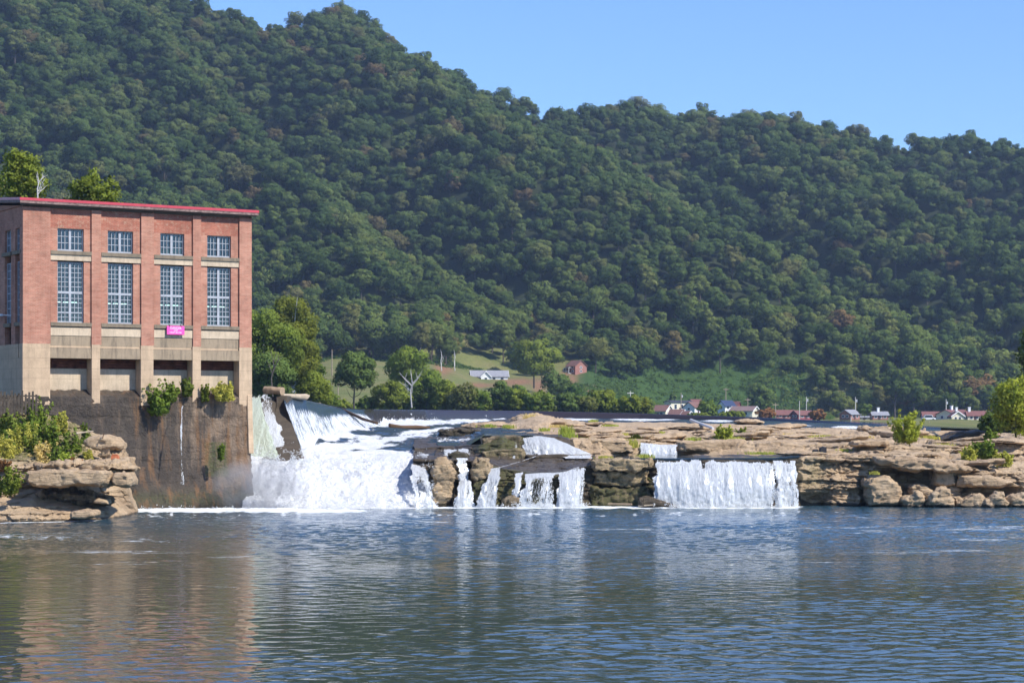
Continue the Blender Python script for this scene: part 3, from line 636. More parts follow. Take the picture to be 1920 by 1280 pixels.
# ---------------------------------------------------------------- rock platform right of the falls (one sheet with overhangs)
RT = {  # px: rows (distance, photo row): water line, lip, shelf back, step foot, step top, mid, far, back edge
 776: [(138.0, 950), (139.8, 860), (149, 852), (151, 847), (152, 838), (170, 822), (205, 806), (262, 795)],
 850: [(137.8, 950), (139.7, 862), (149, 851), (151, 846), (152, 836), (172, 820), (205, 806), (258, 795)],
 900: [(137.8, 950), (139.8, 864), (147, 856), (148, 850), (149, 832), (172, 813), (205, 803), (262, 791)],
 940: [(137.6, 950), (139.8, 878), (146, 860), (147, 853), (148.4, 818), (172, 810), (205, 800), (270, 787)],
 1000: [(137.4, 950), (139.4, 887), (148, 857), (149, 851), (150, 818), (160, 811), (205, 797), (275, 777)],
 1050: [(137.4, 950), (139.3, 886), (148, 858), (149, 852), (150, 821), (160, 812), (205, 798), (285, 781)],
 1105: [(137.9, 950), (139.8, 871), (148, 860), (149, 853), (150.5, 822), (165, 808), (205, 798), (300, 788)],
 1125: [(139.5, 950), (140.2, 863), (148, 857), (149, 853), (150.5, 822), (165, 806), (205, 797), (300, 787)],
 1180: [(139.5, 950), (140.2, 861), (150, 856), (152, 853), (153, 828), (165, 816), (205, 801), (300, 787)],
 1270: [(139.2, 950), (139.6, 862), (153, 854), (155, 853), (156, 831), (168, 818), (205, 801), (300, 787)],
 1330: [(139, 950), (139.5, 861), (151, 852), (153, 851), (154.2, 828), (168, 815), (205, 803), (295, 789)],
 1450: [(138.5, 950), (139.2, 861), (149, 851), (151, 848), (152.4, 827), (168, 816), (205, 803), (290, 793)],
 1500: [(138.5, 949), (139.5, 857), (147, 849), (150, 846), (152, 829), (168, 817), (205, 805), (280, 797)],
 1580: [(138.8, 949), (140.2, 854), (146, 848), (149, 843), (151, 831), (168, 819), (205, 807), (255, 800)],
 1640: [(138.8, 949), (140.4, 850), (145, 845), (147, 842), (148.5, 829), (165, 822), (200, 811), (245, 804)],
 1740: [(138.4, 949), (139.0, 861), (144, 851), (147, 846), (150, 838), (165, 823), (200, 812), (240, 806)],
 1820: [(138.4, 949), (139.4, 876), (143, 865), (147, 852), (151, 838), (162, 826), (195, 815), (230, 808)],
 1880: [(138.2, 949), (139.6, 886), (143, 873), (147, 862), (149, 828), (160, 823), (190, 815), (225, 809)],
 1960: [(138, 949), (139.6, 890), (143, 875), (147, 862), (149, 826), (160, 822), (190, 815), (225, 809)],
 2400: [(138, 949), (139.6, 890), (143, 875), (147, 862), (149, 826), (160, 822), (190, 815), (225, 809)]}
_rk = sorted(RT); _RD = np.array([[r[0] for r in RT[k]] for k in _rk], float); _RZ = np.array([[zz(r[1], r[0]) for r in RT[k]] for k in _rk], float)
_RZ[:, 0] = -0.7
def rock_rows(px, rowpos):
    """rowpos 0..7 along the table"""
    px = np.asarray(px, float); D = np.stack([np.interp(px, _rk, _RD[:, i]) for i in range(8)], -1); Z = np.stack([np.interp(px, _rk, _RZ[:, i]) for i in range(8)], -1)
    i = np.clip(np.floor(rowpos).astype(int), 0, 6); f = rowpos-i
    D0 = np.take_along_axis(D, i[..., None], -1)[..., 0]; D1 = np.take_along_axis(D, i[..., None]+1, -1)[..., 0]
    Z0 = np.take_along_axis(Z, i[..., None], -1)[..., 0]; Z1 = np.take_along_axis(Z, i[..., None]+1, -1)[..., 0]
    return D0*(1-f)+D1*f, Z0*(1-f)+Z1*f
pxs = np.concatenate([np.arange(776, 1936, 2.0), np.arange(1940, 2400, 12)])
rp = np.concatenate([np.linspace(0, 1, 84)[:-1], np.linspace(1, 2, 34)[:-1], np.linspace(2, 3, 12)[:-1], np.linspace(3, 4, 30)[:-1], np.linspace(4, 5, 44)[:-1], np.linspace(5, 6, 44)[:-1], np.linspace(6, 7, 30)])
PX, RP = np.meshgrid(pxs, rp); Dg, Zg = rock_rows(PX, RP); Xg = (PX-960)*Dg/F
big = sstep(1490, 1560, PX)
top = sstep(0.9, 1.2, RP)
# slabby relief on the flats: broken plates with low risers
n1 = fbm(Xg/6, Dg/9, 0, 4, 41); pl = np.floor((Zg+n1*0.6)/0.34)*0.34-(Zg+n1*0.6)
dry = np.clip(sstep(1045, 1090, PX)+sstep(940, 985, PX)*sstep(5.0, 5.5, RP), 0, 1)
Zg = Zg-top*sstep(6, 7, RP)*.12*(PX > 1040)+top*(0.95*pl*dry*sstep(3.9, 4.3, RP)*(1-.5*sstep(5.6, 6.6, RP))+0.30*pl*dry*(RP <= 4)+fbm(Xg/1.1, Dg/1.6, 0, 4, 42)*0.11*(0.4+dry)+0.16*n1*dry*sstep(4, 5, RP)*(1-sstep(5.6, 6.6, RP)))
Zg = Zg+np.exp(-((PX-1010)/44)**2)*np.exp(-((RP-6.1)/.35)**2)*0.8
amp = 0.26+0.30*sstep(1490, 1600, PX)-0.14*sstep(1215, 1240, PX)*(1-sstep(1440, 1480, PX))
steep = (1-top)+top*0.9
st = strata(Xg, Zg, 51, 1.0, 0.42, 1.6, 0.35)+.75*strata(Xg, Zg, 57, 1.0, 0.19, 1.6, 0.25)*(.4+.6*big)
fv_, fe_ = facets(Xg/1.25, Dg/1.8, Zg/.55, 301); fw_, fx_ = facets(Xg/.45, Dg/.8, Zg/.22, 311)
fk = np.maximum((0.35+.65*big)*(.35+.65*dry+.3*big), .75*(1-sstep(1215, 1240, PX)))*(1-.0*PX)
Zg = Zg+top*(fv_*.15+fw_*.05-fe_*.08)*np.clip(dry+.75, 0, 1)*sstep(.9, 1.1, RP)*(1-.75*sstep(5.3, 6.5, RP))*(1-.75*(PX > 1225)*(PX < 1500)*(RP < 2.5))*(1-.5*sstep(1100, 1240, PX)*sstep(3.8, 4.3, RP))
Dn = Dg-(fv_*.42+fw_*.16-fe_*.16)*fk*(1-top*.6)-st*amp*steep-fbm(Xg/1.3, Zg/.4, Dg/9, 5, 52)*0.17*steep*(0.8+.4*big)
cl = (1-top)      # cliff-only features: hollows, overhangs
def hollow(px0, px1, z0, z1, d, s=14, sz=.15): return d*sstep(px0-s, px0+s, PX)*(1-sstep(px1-s, px1+s, PX))*sstep(z0-sz, z0+sz, Zg)*(1-sstep(z1-sz, z1+sz, Zg))
wv = fbm(Xg/1.2, Zg/.8, 0, 3, 61)
hz_ = lambda y: zz(y, 139)
Dn += cl*(hollow(1655, 1765, hz_(932)+wv[0, 0]*0, hz_(880), 1.5)+hollow(1690, 1830, hz_(905), hz_(884), 1.1, 10, .08)+hollow(1806, 1905, hz_(934), hz_(912), 1.3, 12, .1)
      +hollow(1500, 1552, -1, hz_(925), 1.2, 10)+hollow(1616, 1632, -1, hz_(900), 1.1, 5)+hollow(1100, 1215, -1, hz_(930), .7, 20)+hollow(1150, 1215, hz_(905), hz_(880), .35, 20)
      +hollow(878, 888, hz_(925), hz_(868), 1.0, 4)+hollow(812, 836, hz_(944), hz_(925), .8, 8))
Dn -= cl*sstep(1690, 1720, PX)*(1-sstep(0.35, 1.0, Zg))*0.9*(0.6+wv)
Dn += cl*(850 < PX)*(PX < 878)*0.5+cl*(PX > 885)*(PX < 932)*(-.15)
Dn += cl*hollow(1115, 1120, -1, 3, .4, 4)
Xn = Xg+fbm(Dg/2, Zg/.7, Xg/3, 3, 53)*0.18*steep
WPX = PX+26*fbm(Xg/1.5, Zg/.9, 0, 4, 62)
wet = 1-sstep(1492, 1520, WPX)*sstep(-.2, .55, Zg)
wet = np.where(RP > 4, np.maximum(1-sstep(935, 975, PX)*sstep(4.6, 5.1, RP)-sstep(1045, 1080, PX)*sstep(3.6, 4.2, RP), 0), wet)
wet = np.where((RP > 2)&(RP <= 4.05)&(PX > 1075), 0.30*(WPX < 1190)+.12*(WPX >= 1190), wet)
wet = wet-0.62*cl*np.exp(-((PX-829)/20)**4)-0.45*cl*np.exp(-((PX-905)/22)**4)*sstep(1.2, 2.4, Zg)-0.35*cl*sstep(1108, 1122, PX)*(1-sstep(1210, 1225, PX))
wet = np.where((WPX > 1512)&(RP >= 1), -0.05+0.22*vnoise(Xg/2, Dg/3), wet)
moss = 0.75*cl*(sstep(1100, 1135, WPX)*(1-sstep(1200, 1235, WPX)))+.55*cl*sstep(880, 900, PX)*(1-sstep(1000, 1100, PX))+.7*sstep(2.8, 3.1, RP)*(1-sstep(4, 4.2, RP))*sstep(880, 905, PX)*(1-sstep(975, 990, PX))+cl*.5*np.exp(-((PX-1525)/22)**2)*sstep(.8, 1.5, Zg)
V = np.stack([Xn, Dn, Zg], -1)
me = npmesh('rock_platform', V.reshape(-1, 3), gridq(len(rp), len(pxs)), rock_m, True, attrs={'wet': np.clip(wet, 0, 1).ravel(), 'moss': np.clip(moss, 0, 1).ravel(), 'rust': np.zeros(V.shape[0]*V.shape[1])})
tag(link('rock_platform', me), kind='structure')
def plat(px, rowpos): D, Z = rock_rows(np.array([float(px)]), np.array([float(rowpos)])); return float(D[0]), float(Z[0])

# ---------------------------------------------------------------- single rocks: outlines given real thickness, voxelled and weathered
def rock(name, poly, D, depth, label, cat='rock', vox=0.09, amp=0.10, tilt=0.0, wet=0.1, moss=0.0, seed=0, lay=0.3, group=None, mat=None, taper=0.25):
    pts = [at(px, py, D) for px, py in poly]; cx = sum(p[0] for p in pts)/len(pts); cz = sum(p[2] for p in pts)/len(pts); z0 = min(p[2] for p in pts)
    n = len(pts); vs = []; fs = []
    rings = [(0.0, 1-taper), (0.18, 1.0), (0.75, 1.0), (1.0, 1-taper)]
    for t, s in rings:
        for x, _, z in pts: vs.append((cx+(x-cx)*s, D+depth*t+tilt*(z-cz), cz+(z-cz)*s))
    for r in range(len(rings)-1):
        for i in range(n): fs.append((r*n+i, r*n+(i+1) % n, (r+1)*n+(i+1) % n, (r+1)*n+i))
    fs += [tuple(range(n)), tuple(range(4*n-1, 3*n-1, -1))]
    me = bpy.data.meshes.new('t'); me.from_pydata(vs, [], fs); bm = bmesh.new(); bm.from_mesh(me); bmesh.ops.recalc_face_normals(bm, faces=bm.faces); bm.to_mesh(me); bm.free()
    o = link('t', me); r = o.modifiers.new('r', 'REMESH'); r.mode = 'VOXEL'; r.voxel_size = vox; bpy.context.view_layer.update()
    me2 = bpy.data.meshes.new_from_object(o.evaluated_get(bpy.context.evaluated_depsgraph_get())); bpy.data.objects.remove(o)
    nv = len(me2.vertices); co = np.empty(nv*3, np.float32); me2.vertices.foreach_get('co', co); co = co.reshape(-1, 3); no = np.empty(nv*3, np.float32); me2.vertices.foreach_get('normal', no); no = no.reshape(-1, 3)
    fa, fb_ = facets(co[:, 0]/.8, co[:, 1]/.9, co[:, 2]/.45, 401+seed); fc, fd = facets(co[:, 0]/.3, co[:, 1]/.35, co[:, 2]/.16, 431+seed)
    h = fa*amp*2.0+fc*amp*.7-fb_*amp*.7-fd*amp*.2+strata(co[:, 0]-co[:, 1]*.4, co[:, 2], 90+seed, amp*.7, lay*.45)*(1-np.abs(no[:, 2]))+fbm(co[:, 0]/.9, co[:, 1]/.9, co[:, 2]/.45, 5, 71+seed)*amp*.7+strata(co[:, 0]+co[:, 1]*.7, co[:, 2], 80+seed, amp, lay)*(1-np.abs(no[:, 2]))
    co = co+no*h[:, None]; base = np.array([cx, D+depth/2, z0]); me2.vertices.foreach_set('co', (co-base).astype(np.float32).ravel())
    for a, v in (('wet', wet), ('moss', moss), ('rust', 0)):
        t = me2.attributes.new(a, 'FLOAT', 'POINT'); vv = np.full(nv, v, np.float32)
        if a == 'wet': vv = np.clip(vv+(1-sstep(0.0, 0.35, co[:, 2]))*.6, 0, 1).astype(np.float32)
        t.data.foreach_set('value', vv)
    me2.materials.clear(); me2.materials.append(mat or rock_m); me2.polygons.foreach_set('use_smooth', np.ones(len(me2.polygons), bool)); me2.update()
    o = link(name, me2, None, tuple(base)); return tag(o, label, cat, group)
rock('rock_block', [(1630, 950), (1622, 905), (1634, 894), (1668, 893), (1690, 912), (1698, 938), (1696, 952)], 137.6, 2.2, 'big tan rock block leaning at the waterline beside a dark vertical gap', amp=.08, seed=1)
rock('rock_slab', [(1646, 858), (1700, 856), (1760, 862), (1826, 876), (1828, 884), (1790, 888), (1742, 882), (1700, 882), (1668, 872), (1650, 868)], 137.7, 3.5, 'broad overhanging grey brown slab above the dark hollow on the right', amp=.09, seed=2)
rock('rock_block', [(1752, 880), (1794, 880), (1796, 912), (1770, 914), (1750, 906)], 138.4, 2.0, 'squarish shaded block standing upright under the overhanging slab', amp=.05, seed=3, wet=.35)
rock('rock_block', [(1800, 892), (1860, 890), (1905, 905), (1880, 914), (1830, 913), (1797, 912)], 137.9, 2.4, 'smooth pale tan block right of the dark hollow', amp=.05, seed=4)
for i, (a, bq, c, d) in enumerate([((1698, 930), (1738, 925), 952, 'tan boulder lying at the waterline left end of the row'), ((1742, 924), (1790, 918), 952, 'rounded tan boulder with cracks in the middle of the waterline row'),
                                   ((1795, 938), (1850, 925), 952, 'low tan boulder below the pale block'), ((1852, 932), (1890, 921), 952, 'small pointed boulder near the right edge of the river'), ((1892, 930), (1940, 925), 952, 'rightmost boulder at the waterline cut by the picture edge'),
                                   ((1706, 908), (1748, 912), 926, 'small pale stone lodged in the mouth of the dark hollow')]):
    (x0, y0), (x1, y1) = a, bq; yb = c
    rock('boulder', [(x0, yb), (x0-2, y0+6), (x0+8, y0), ((x0+x1)/2, min(y0, y1)-1), (x1-6, y1), (x1, y1+8), (x1+1, yb)], 136.8-.3*(i % 2) if i < 5 else 138.2, 1.5, d, 'boulder', amp=.12, seed=10+i, group='boulders along the right shore')
rock('leaning_rock', [(1196, 950), (1200, 934), (1215, 930), (1235, 935), (1262, 945), (1270, 952)], 136.4, 1.4, 'dark brown leaning rock at the left foot of the wide curtain fall', amp=.06, seed=21, wet=.55)
rock('rock_pillar', [(812, 952), (806, 925), (814, 905), (808, 880), (812, 862), (828, 858), (846, 866), (851, 890), (849, 925), (842, 940), (838, 952)], 137.3, 2.4, 'tan layered rock pillar between the white cascade and a narrow fall', amp=.10, seed=22, wet=.26, moss=.12, vox=.075)
rock('rock_mound', [(958, 786), (975, 778), (1010, 777), (1040, 783), (1060, 790), (1070, 800), (960, 800)], 232, 14, 'smooth rounded tan rock mound with a tuft of yellow grass', amp=.15, seed=23, vox=.22, taper=.4)
rock('rock_slab', [(862, 800), (880, 794), (930, 791), (965, 796), (975, 806), (900, 806)], 200, 9, 'low flat tan slab in the upper rapids left of the mound', amp=.12, seed=24, vox=.2, wet=.2)
rock('rock_slab', [(1600, 828), (1636, 824), (1668, 826), (1672, 834), (1640, 838), (1600, 836)], 146.5, 2.2, 'dark shadowed slab beneath the lone bush', amp=.06, seed=25, wet=.25)  # wet value darkens the stone, painting in the bush's shadow
rock('rock_slab', [(1758, 826), (1800, 812), (1840, 806), (1862, 812), (1858, 820), (1800, 824)], 170, 5, 'dark flat slab under the shade of the right bank trees', amp=.1, seed=26, wet=.85, vox=.13)  # high wet value paints the tree shade into this slab's colour
rock('rock_slab', [(1848, 815), (1878, 811), (1882, 818), (1850, 820)], 165, 3, 'short grey slab lying in tree shade near the right edge', amp=.05, seed=27, wet=.2)
rock('rock_slab', [(1622, 802), (1700, 801), (1740, 806), (1745, 818), (1690, 821), (1630, 819)], 205, 7, 'pale cracked sandstone shelf behind the lone bush', amp=.22, seed=28, vox=.15)
rock('rock_slab', [(1375, 790), (1400, 786), (1425, 787), (1440, 793), (1400, 795)], 268, 6, 'pale flat rock resting against the foot of the weir', amp=.1, seed=29, vox=.2)
rock('rock_slab', [(1270, 827), (1400, 824), (1405, 842), (1345, 848), (1272, 846)], 153.2, 2.5, 'long smooth tan ledge beside the small upper fall', amp=.05, seed=30, lay=.9)

for i, (poly, D, dp, am, wt, mo, lab) in enumerate([
    ([(884, 868), (898, 858), (916, 860), (922, 876), (914, 896), (905, 903), (892, 905), (883, 890)], 138.3, 3.2, .12, .30, .25, 'brown layered block between the narrow fall and the slanting cascade'),
    ([(888, 904), (920, 900), (912, 925), (898, 940), (886, 944), (882, 925)], 138.1, 2.6, .10, .55, .7, 'mossy green foot of the brown layered block'),
    ([(984, 853), (1020, 851), (1066, 852), (1064, 860), (1030, 864), (988, 862)], 147.0, 1.6, .05, .98, .0, 'black undercut slab beneath the bright white chute'),
    ([(902, 848), (940, 842), (984, 842), (985, 864), (955, 872), (925, 872), (905, 860)], 146.6, 2.4, .08, .45, .5, 'mossy brown face crossed by fine trickles'),
    ([(900, 822), (930, 816), (978, 816), (981, 842), (940, 845), (903, 846)], 148.6, 2.2, .07, .50, .25, 'brown stepped ledge streaked with thin trickles'),
    ([(1108, 864), (1150, 860), (1224, 860), (1226, 876), (1180, 884), (1110, 882)], 138.6, 2.6, .10, .33, .35, 'top bed of the mossy cliff beside the curtain fall'),
    ([(1112, 884), (1160, 886), (1212, 882), (1218, 906), (1180, 914), (1112, 908)], 139.1, 2.4, .12, .38, .45, 'middle broken beds of the mossy cliff'),
    ([(1106, 912), (1150, 916), (1216, 912), (1224, 930), (1214, 952), (1106, 952)], 138.7, 2.2, .13, .55, .6, 'dark lower beds of the mossy cliff at the water'),
    ([(1062, 828), (1108, 822), (1180, 827), (1188, 848), (1130, 853), (1090, 850), (1070, 842)], 150.2, 2.6, .07, .16, .1, 'pale stained rock wall right of the bright white chute'),
    ([(942, 934), (962, 928), (978, 936), (980, 952), (940, 952)], 136.9, 1.2, .06, .5, .1, 'low reddish stone between the slanting cascade and the fan'),
    ([(836, 852), (850, 846), (872, 848), (880, 858), (850, 862)], 141.6, 1.6, .08, .8, .2, 'wet dark stone breaking the water above the rock pillar'),
    ([(822, 806), (860, 803), (902, 808), (900, 816), (860, 818), (826, 815)], 176, 5, .12, .85, .1, 'dark wet ledge crossing the upper rapids')]):
    rock('rock_ledge' if am > .06 else 'rock_slab', poly, D, dp, lab, amp=am, seed=60+i, wet=wt, moss=mo, lay=.22, taper=.1)
# ---------------------------------------------------------------- left bank: layered outcrop in front of the footing
LT = {-420: [(112, 985), (113.5, 958), (118, 935), (119, 915), (120, 895), (122, 865), (126, 835), (130.5, 775)], 0: [(116, 984), (117, 962), (120.5, 936), (121, 915), (121.5, 890), (123, 862), (126, 830), (130.5, 768)],
      60: [(116, 984), (117, 966), (121, 930), (121.8, 912), (122, 890), (123, 862), (126, 830), (130.3, 770)], 130: [(117.5, 980), (118.5, 964), (122, 936), (123, 922), (123.5, 895), (124, 868), (126, 835), (130.5, 790)],
      190: [(119.5, 976), (120.5, 958), (123.5, 938), (125.4, 930), (126, 900), (126.3, 880), (127, 845), (129.5, 815)], 222: [(121.5, 972), (122.3, 960), (124.5, 945), (126.5, 938), (127, 905), (127.2, 885), (127.8, 860), (129, 850)],
      262: [(126, 962), (126.4, 960), (127, 958), (127.6, 957), (128, 955), (128.4, 954), (129, 953), (130, 953)]}
_lk = sorted(LT); _LD = np.array([[r[0] for r in LT[k]] for k in _lk], float); _LZ = np.array([[zz(r[1], r[0]) for r in LT[k]] for k in _lk], float); _LZ[:, 0] -= .5
_LZ[-1] -= .5
def left_rows(px, rowpos):
    px = np.asarray(px, float); D = np.stack([np.interp(px, _lk, _LD[:, i]) for i in range(8)], -1); Z = np.stack([np.interp(px, _lk, _LZ[:, i]) for i in range(8)], -1)
    i = np.clip(np.floor(rowpos).astype(int), 0, 6); f = rowpos-i
    g = lambda A, j: np.take_along_axis(A, j[..., None], -1)[..., 0]
    return g(D, i)*(1-f)+g(D, i+1)*f, g(Z, i)*(1-f)+g(Z, i+1)*f
lx = np.concatenate([np.arange(-420, -10, 12), np.arange(-10, 264, 1.8)]); lr = np.linspace(0, 7, 210)
PX, RP = np.meshgrid(lx, lr); Dg, Zg = left_rows(PX, RP); Xg = (PX-960)*Dg/F
fv_, fe_ = facets(Xg/.9, Dg/1.3, Zg/.35, 321)
Zg += fbm(Xg/1.0, Dg/1.2, 0, 4, 91)*.14*sstep(.3, 1, RP); Dn = Dg-fv_*.34+fe_*.1-strata(Xg, Zg, 92, .34, .3)-.7*strata(Xg, Zg, 97, .3, .15)-fbm(Xg/.8, Zg/.3, 0, 5, 93)*.14
wet = .0+.6*(1-sstep(.0, .3, Zg)); soil = sstep(4.6, 5.2, RP)*(1-sstep(150, 190, PX))
me = npmesh('left_bank', np.stack([Xg, Dn, Zg], -1).reshape(-1, 3), gridq(len(lr), len(lx)), rock_m, True, attrs={'wet': (wet+soil*.3).ravel(), 'moss': (soil*.9).ravel(), 'rust': np.zeros(Xg.size)})
tag(link('left_bank', me), kind='structure')
rock('rock_slab', [(40, 886), (70, 880), (150, 880), (200, 884), (204, 905), (196, 914), (150, 910), (100, 914), (60, 912), (42, 902)], 118.2, 5.5, 'long overhanging sandstone slab above the dark hollow on the left bank', amp=.07, seed=40, lay=.8, taper=.12)
rock('boulder', [(205, 896), (212, 888), (238, 886), (246, 902), (244, 912), (228, 915), (208, 912)], 118.8, 3.2, 'rounded grey brown boulder at the tip of the left bank overhang', 'boulder', amp=.04, seed=41, lay=2)
rock('rock_slab', [(50, 872), (110, 868), (190, 864), (228, 862), (240, 882), (150, 884), (60, 884)], 119.6, 5, 'thin-bedded crumbling rock layers on top of the left overhang', amp=.16, seed=42, lay=.16)
rock('rock_slab', [(150, 828), (160, 819), (192, 815), (214, 822), (225, 832), (224, 840), (206, 845), (170, 842), (152, 838)], 122.6, 3.2, 'tan capping boulder topped by green shrubs on the left bank', amp=.07, seed=43)
rock('rock_stack', [(185, 842), (205, 838), (222, 846), (232, 866), (200, 868), (182, 862)], 122.8, 3, 'stack of thin broken stones under the capping boulder', amp=.2, seed=44, lay=.14)
rock('rock_slab', [(56, 926), (90, 920), (170, 926), (205, 934), (206, 942), (160, 944), (90, 938)], 120.6, 3, 'low broken stones in the hollow of the left bank', amp=.18, seed=45, lay=.2, wet=.45)
rock('rock_slab', [(170, 944), (180, 934), (198, 936), (206, 946)], 119.2, 1.4, 'small pointed tan stone below the left overhang', amp=.06, seed=46)
rock('rock_slab', [(128, 960), (150, 956), (176, 958), (180, 968), (150, 974), (126, 972)], 116.8, 2.4, 'flat square-edged tan block at the left waterline', amp=.04, seed=47)
b = MB(); p0 = at(208, 861, 121.5); b.box(p0[0], p0[0]+.42, p0[1], p0[1]+.4, p0[2], p0[2]+.22); b.box(p0[0]+.05, p0[0]+.36, p0[1]-.01, p0[1]+.3, p0[2]+.222, p0[2]+.3)
tag(b.build('brick_rubble', plain('orange_brick', (.5, .16, .07), .9, .2), None, .02), 'small lump of orange brickwork stuck in the left bank rocks', 'brick')
# ---------------------------------------------------------------- water
def water_mat(name, deep, wave=1.0, foamcol=(0.86, 0.89, 0.88), rapid=False):
    m = M(name); g = m.geo()
    if rapid: h = m.math('ADD', m.math('MULTIPLY', m.noise(m.geo((1, .7, 1)), 1.2, 6, 0.65), 0.25*wave), 0.0)
    else:
        a = m.noise(m.geo((0.8, 1.0, 1)), 0.55, 2, 0.5, .6); b_ = m.noise(m.geo((0.75, 1.15, 1)), 2.1, 3, 0.55, .5); c_ = m.noise(m.geo((0.9, 1.1, 1)), 7.0, 2, 0.5)
        patch = m.ramp(m.noise(m.geo((0.35, 1, 1)), 0.10, 4, 0.6), [(0.35, 0.55), (0.65, 1.3)])
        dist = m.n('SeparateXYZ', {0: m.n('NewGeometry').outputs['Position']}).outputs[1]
        farw = m.n('MapRange', {0: dist, 1: 70.0, 2: 115.0, 3: 0.04, 4: 0.30}).outputs[0]
        h = m.math('ADD', m.math('MULTIPLY', a, 0.02), m.math('MULTIPLY', m.math('ADD', m.math('MULTIPLY', b_, 0.30), m.math('MULTIPLY', c_, 0.08)), patch))
        h = m.math('MULTIPLY', h, m.math('MULTIPLY', farw, wave))
    nrm = m.bump(h, 1.0, 1.0)
    fo = m.attr('foam')
    if rapid:
        f1 = m.noise(m.geo((1.0, 0.55, 1.0)), 1.6, 8, 0.75, .8); f2 = m.noise(m.geo((1.0, 1.0, 1.0)), 7, 5, 0.7)
    else:
        f1 = m.noise(m.geo((0.22, 1.0, 1.0)), 1.1, 8, 0.8, .5); f2 = m.noise(m.geo((0.6, 1.0, 1.0)), 6, 5, 0.8)
    q = m.math('ADD', m.math('MULTIPLY', f1, 1.0 if rapid else .75), m.math('MULTIPLY', f2, 0.45 if rapid else .35)); q = m.math('ADD', q, m.math('MULTIPLY_ADD', fo, 0.70 if rapid else 0.75, -.22 if rapid else 0.0))
    mask = m.ramp(q, [(0.72, 0.0), (0.86, 1.0)])
    dcol = (*deep, 1)
    if name == 'river_water': dcol = m.mix(m.n('MapRange', {0: dist, 1: 88.0, 2: 122.0}).outputs[0], (0.036, 0.046, 0.030), (0.028, 0.070, 0.100))  # blue sky reflection painted into the body colour of the far water
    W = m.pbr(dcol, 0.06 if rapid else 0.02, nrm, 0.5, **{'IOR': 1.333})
    fn = m.bump(m.math('ADD', f2, f1), 0.7, 0.15)
    if rapid:
        g3 = m.noise(m.geo((1.3, .9, .9)), 2.6, 8, .72, .6); g4 = m.noise(m.geo((1, 1, .6)), .9, 4, .6)
        fcol = m.ramp(m.math('ADD', m.math('MULTIPLY', g3, .7), m.math('MULTIPLY', g4, .3)), [(0.32, (.55, .60, .58)), (0.40, (.82, .84, .83)), (0.48, (.92, .93, .93))])
        fn = m.bump(m.math('ADD', g3, m.math('MULTIPLY', f2, .4)), 1.0, .35)
    else: fcol = (*foamcol, 1)
    Fm = m.n('BsdfDiffuse', {'Color': fcol, 'Normal': fn}).outputs[0]
    return m.done(m.n('MixShader', {0: mask, 1: W, 2: Fm}).outputs[0])
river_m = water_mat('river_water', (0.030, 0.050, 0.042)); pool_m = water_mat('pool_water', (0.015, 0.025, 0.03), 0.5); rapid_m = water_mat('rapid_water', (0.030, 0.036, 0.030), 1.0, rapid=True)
# lower river: real waves on a fan of rows that grow coarser with distance
D_ = [3, 10, 20, 30, 38]; d = 43.0
while d < 152: D_.append(d); d += max(.075, d/640)
D_ = np.array(D_); cx_ = np.concatenate([np.linspace(-5200, -900, 12), np.linspace(-800, -60, 40), np.arange(-40, 1962, 3.3), np.linspace(1980, 2800, 40), np.linspace(2900, 7200, 12)])
px, Y = np.meshgrid(cx_, D_); X = (px-960)*Y/F; py = HY+CAMZ*F/np.maximum(Y, 5)
r = np.random.default_rng(21); Z = 0*X; far = sstep(80, 118, Y); step = Y*.0021
amp = (.34+.30*fbm(X/5, Y/9, 0, 3, 33))*(1+2.6*far)
for i in range(54):
    lam = .17*(1.5/.17)**r.uniform(0, 1); th = r.normal()*.55+(.3 if i % 3 == 0 else -.15); kx, ky = math.sin(th)*2*math.pi/lam, math.cos(th)*2*math.pi/lam
    wx = X+.5*vnoise(X/3+i, Y/4, 0, i); wy = Y+.5*vnoise(X/4, Y/3+i, 0, i+50)
    loc_ = np.clip(.75+1.1*vnoise(X/(lam*5)+i*3, Y/(lam*5), 0, 100+i), 0, 2)**1.2; ph = kx*wx+ky*wy+r.uniform(0, 6.28)
    w_ = np.sin(ph)+.25*np.sin(2*ph+.5); Z = Z+amp*loc_*w_*lam*.0032*np.clip((lam-2.2*step)/(2*step), 0, 1)*(Y > 40)
foam = -0.5+0*X
def add(v): global foam; foam = np.maximum(foam, v)
rag = fbm(px/14, py/5, 0, 4, 12)
add((1.0+.5*rag)*np.exp(-((py-957)/3.6)**2)*sstep(205, 260, px)*(1-sstep(560, 760, px)))
add((0.75+.6*rag)*np.exp(-((py-950)/3.0)**2)*sstep(440, 480, px)*(1-sstep(1480, 1520, px)))
add((0.08+.42*rag)*np.exp(-((py-964)/12)**2)*sstep(205, 300, px)*(1-sstep(1500, 1700, px)))
add((.10+.15*vnoise(px/170, py/9))*np.exp(-((py-990)/22)**2)); add((.07+.15*vnoise(px/230, py/11, 0, 4))*sstep(945, 955, py)*(1-sstep(1040, 1130, py)))
add((.02+.10*vnoise(px/200, py/14, 0, 9))*(1-sstep(1060, 1200, py)))
add((.20+.2*rag)*np.exp(-((py-1005-(px*.03))/6)**2)*(1-sstep(300, 420, px))); add((.6+.3*rag)*np.exp(-((py-979+px*.02)/1.6)**2)*(1-sstep(150, 220, px)))
Z = Z+0.16*np.exp(-((py-957)/4)**2)*(px > 205)*(px < 560)*np.clip(.5+fbm(X/.4, Y/.5, 0, 3, 2), 0, 2)
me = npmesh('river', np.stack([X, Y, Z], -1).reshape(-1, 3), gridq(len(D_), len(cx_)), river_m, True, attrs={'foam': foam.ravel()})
rv = link('river', me); tag(rv, kind='structure')
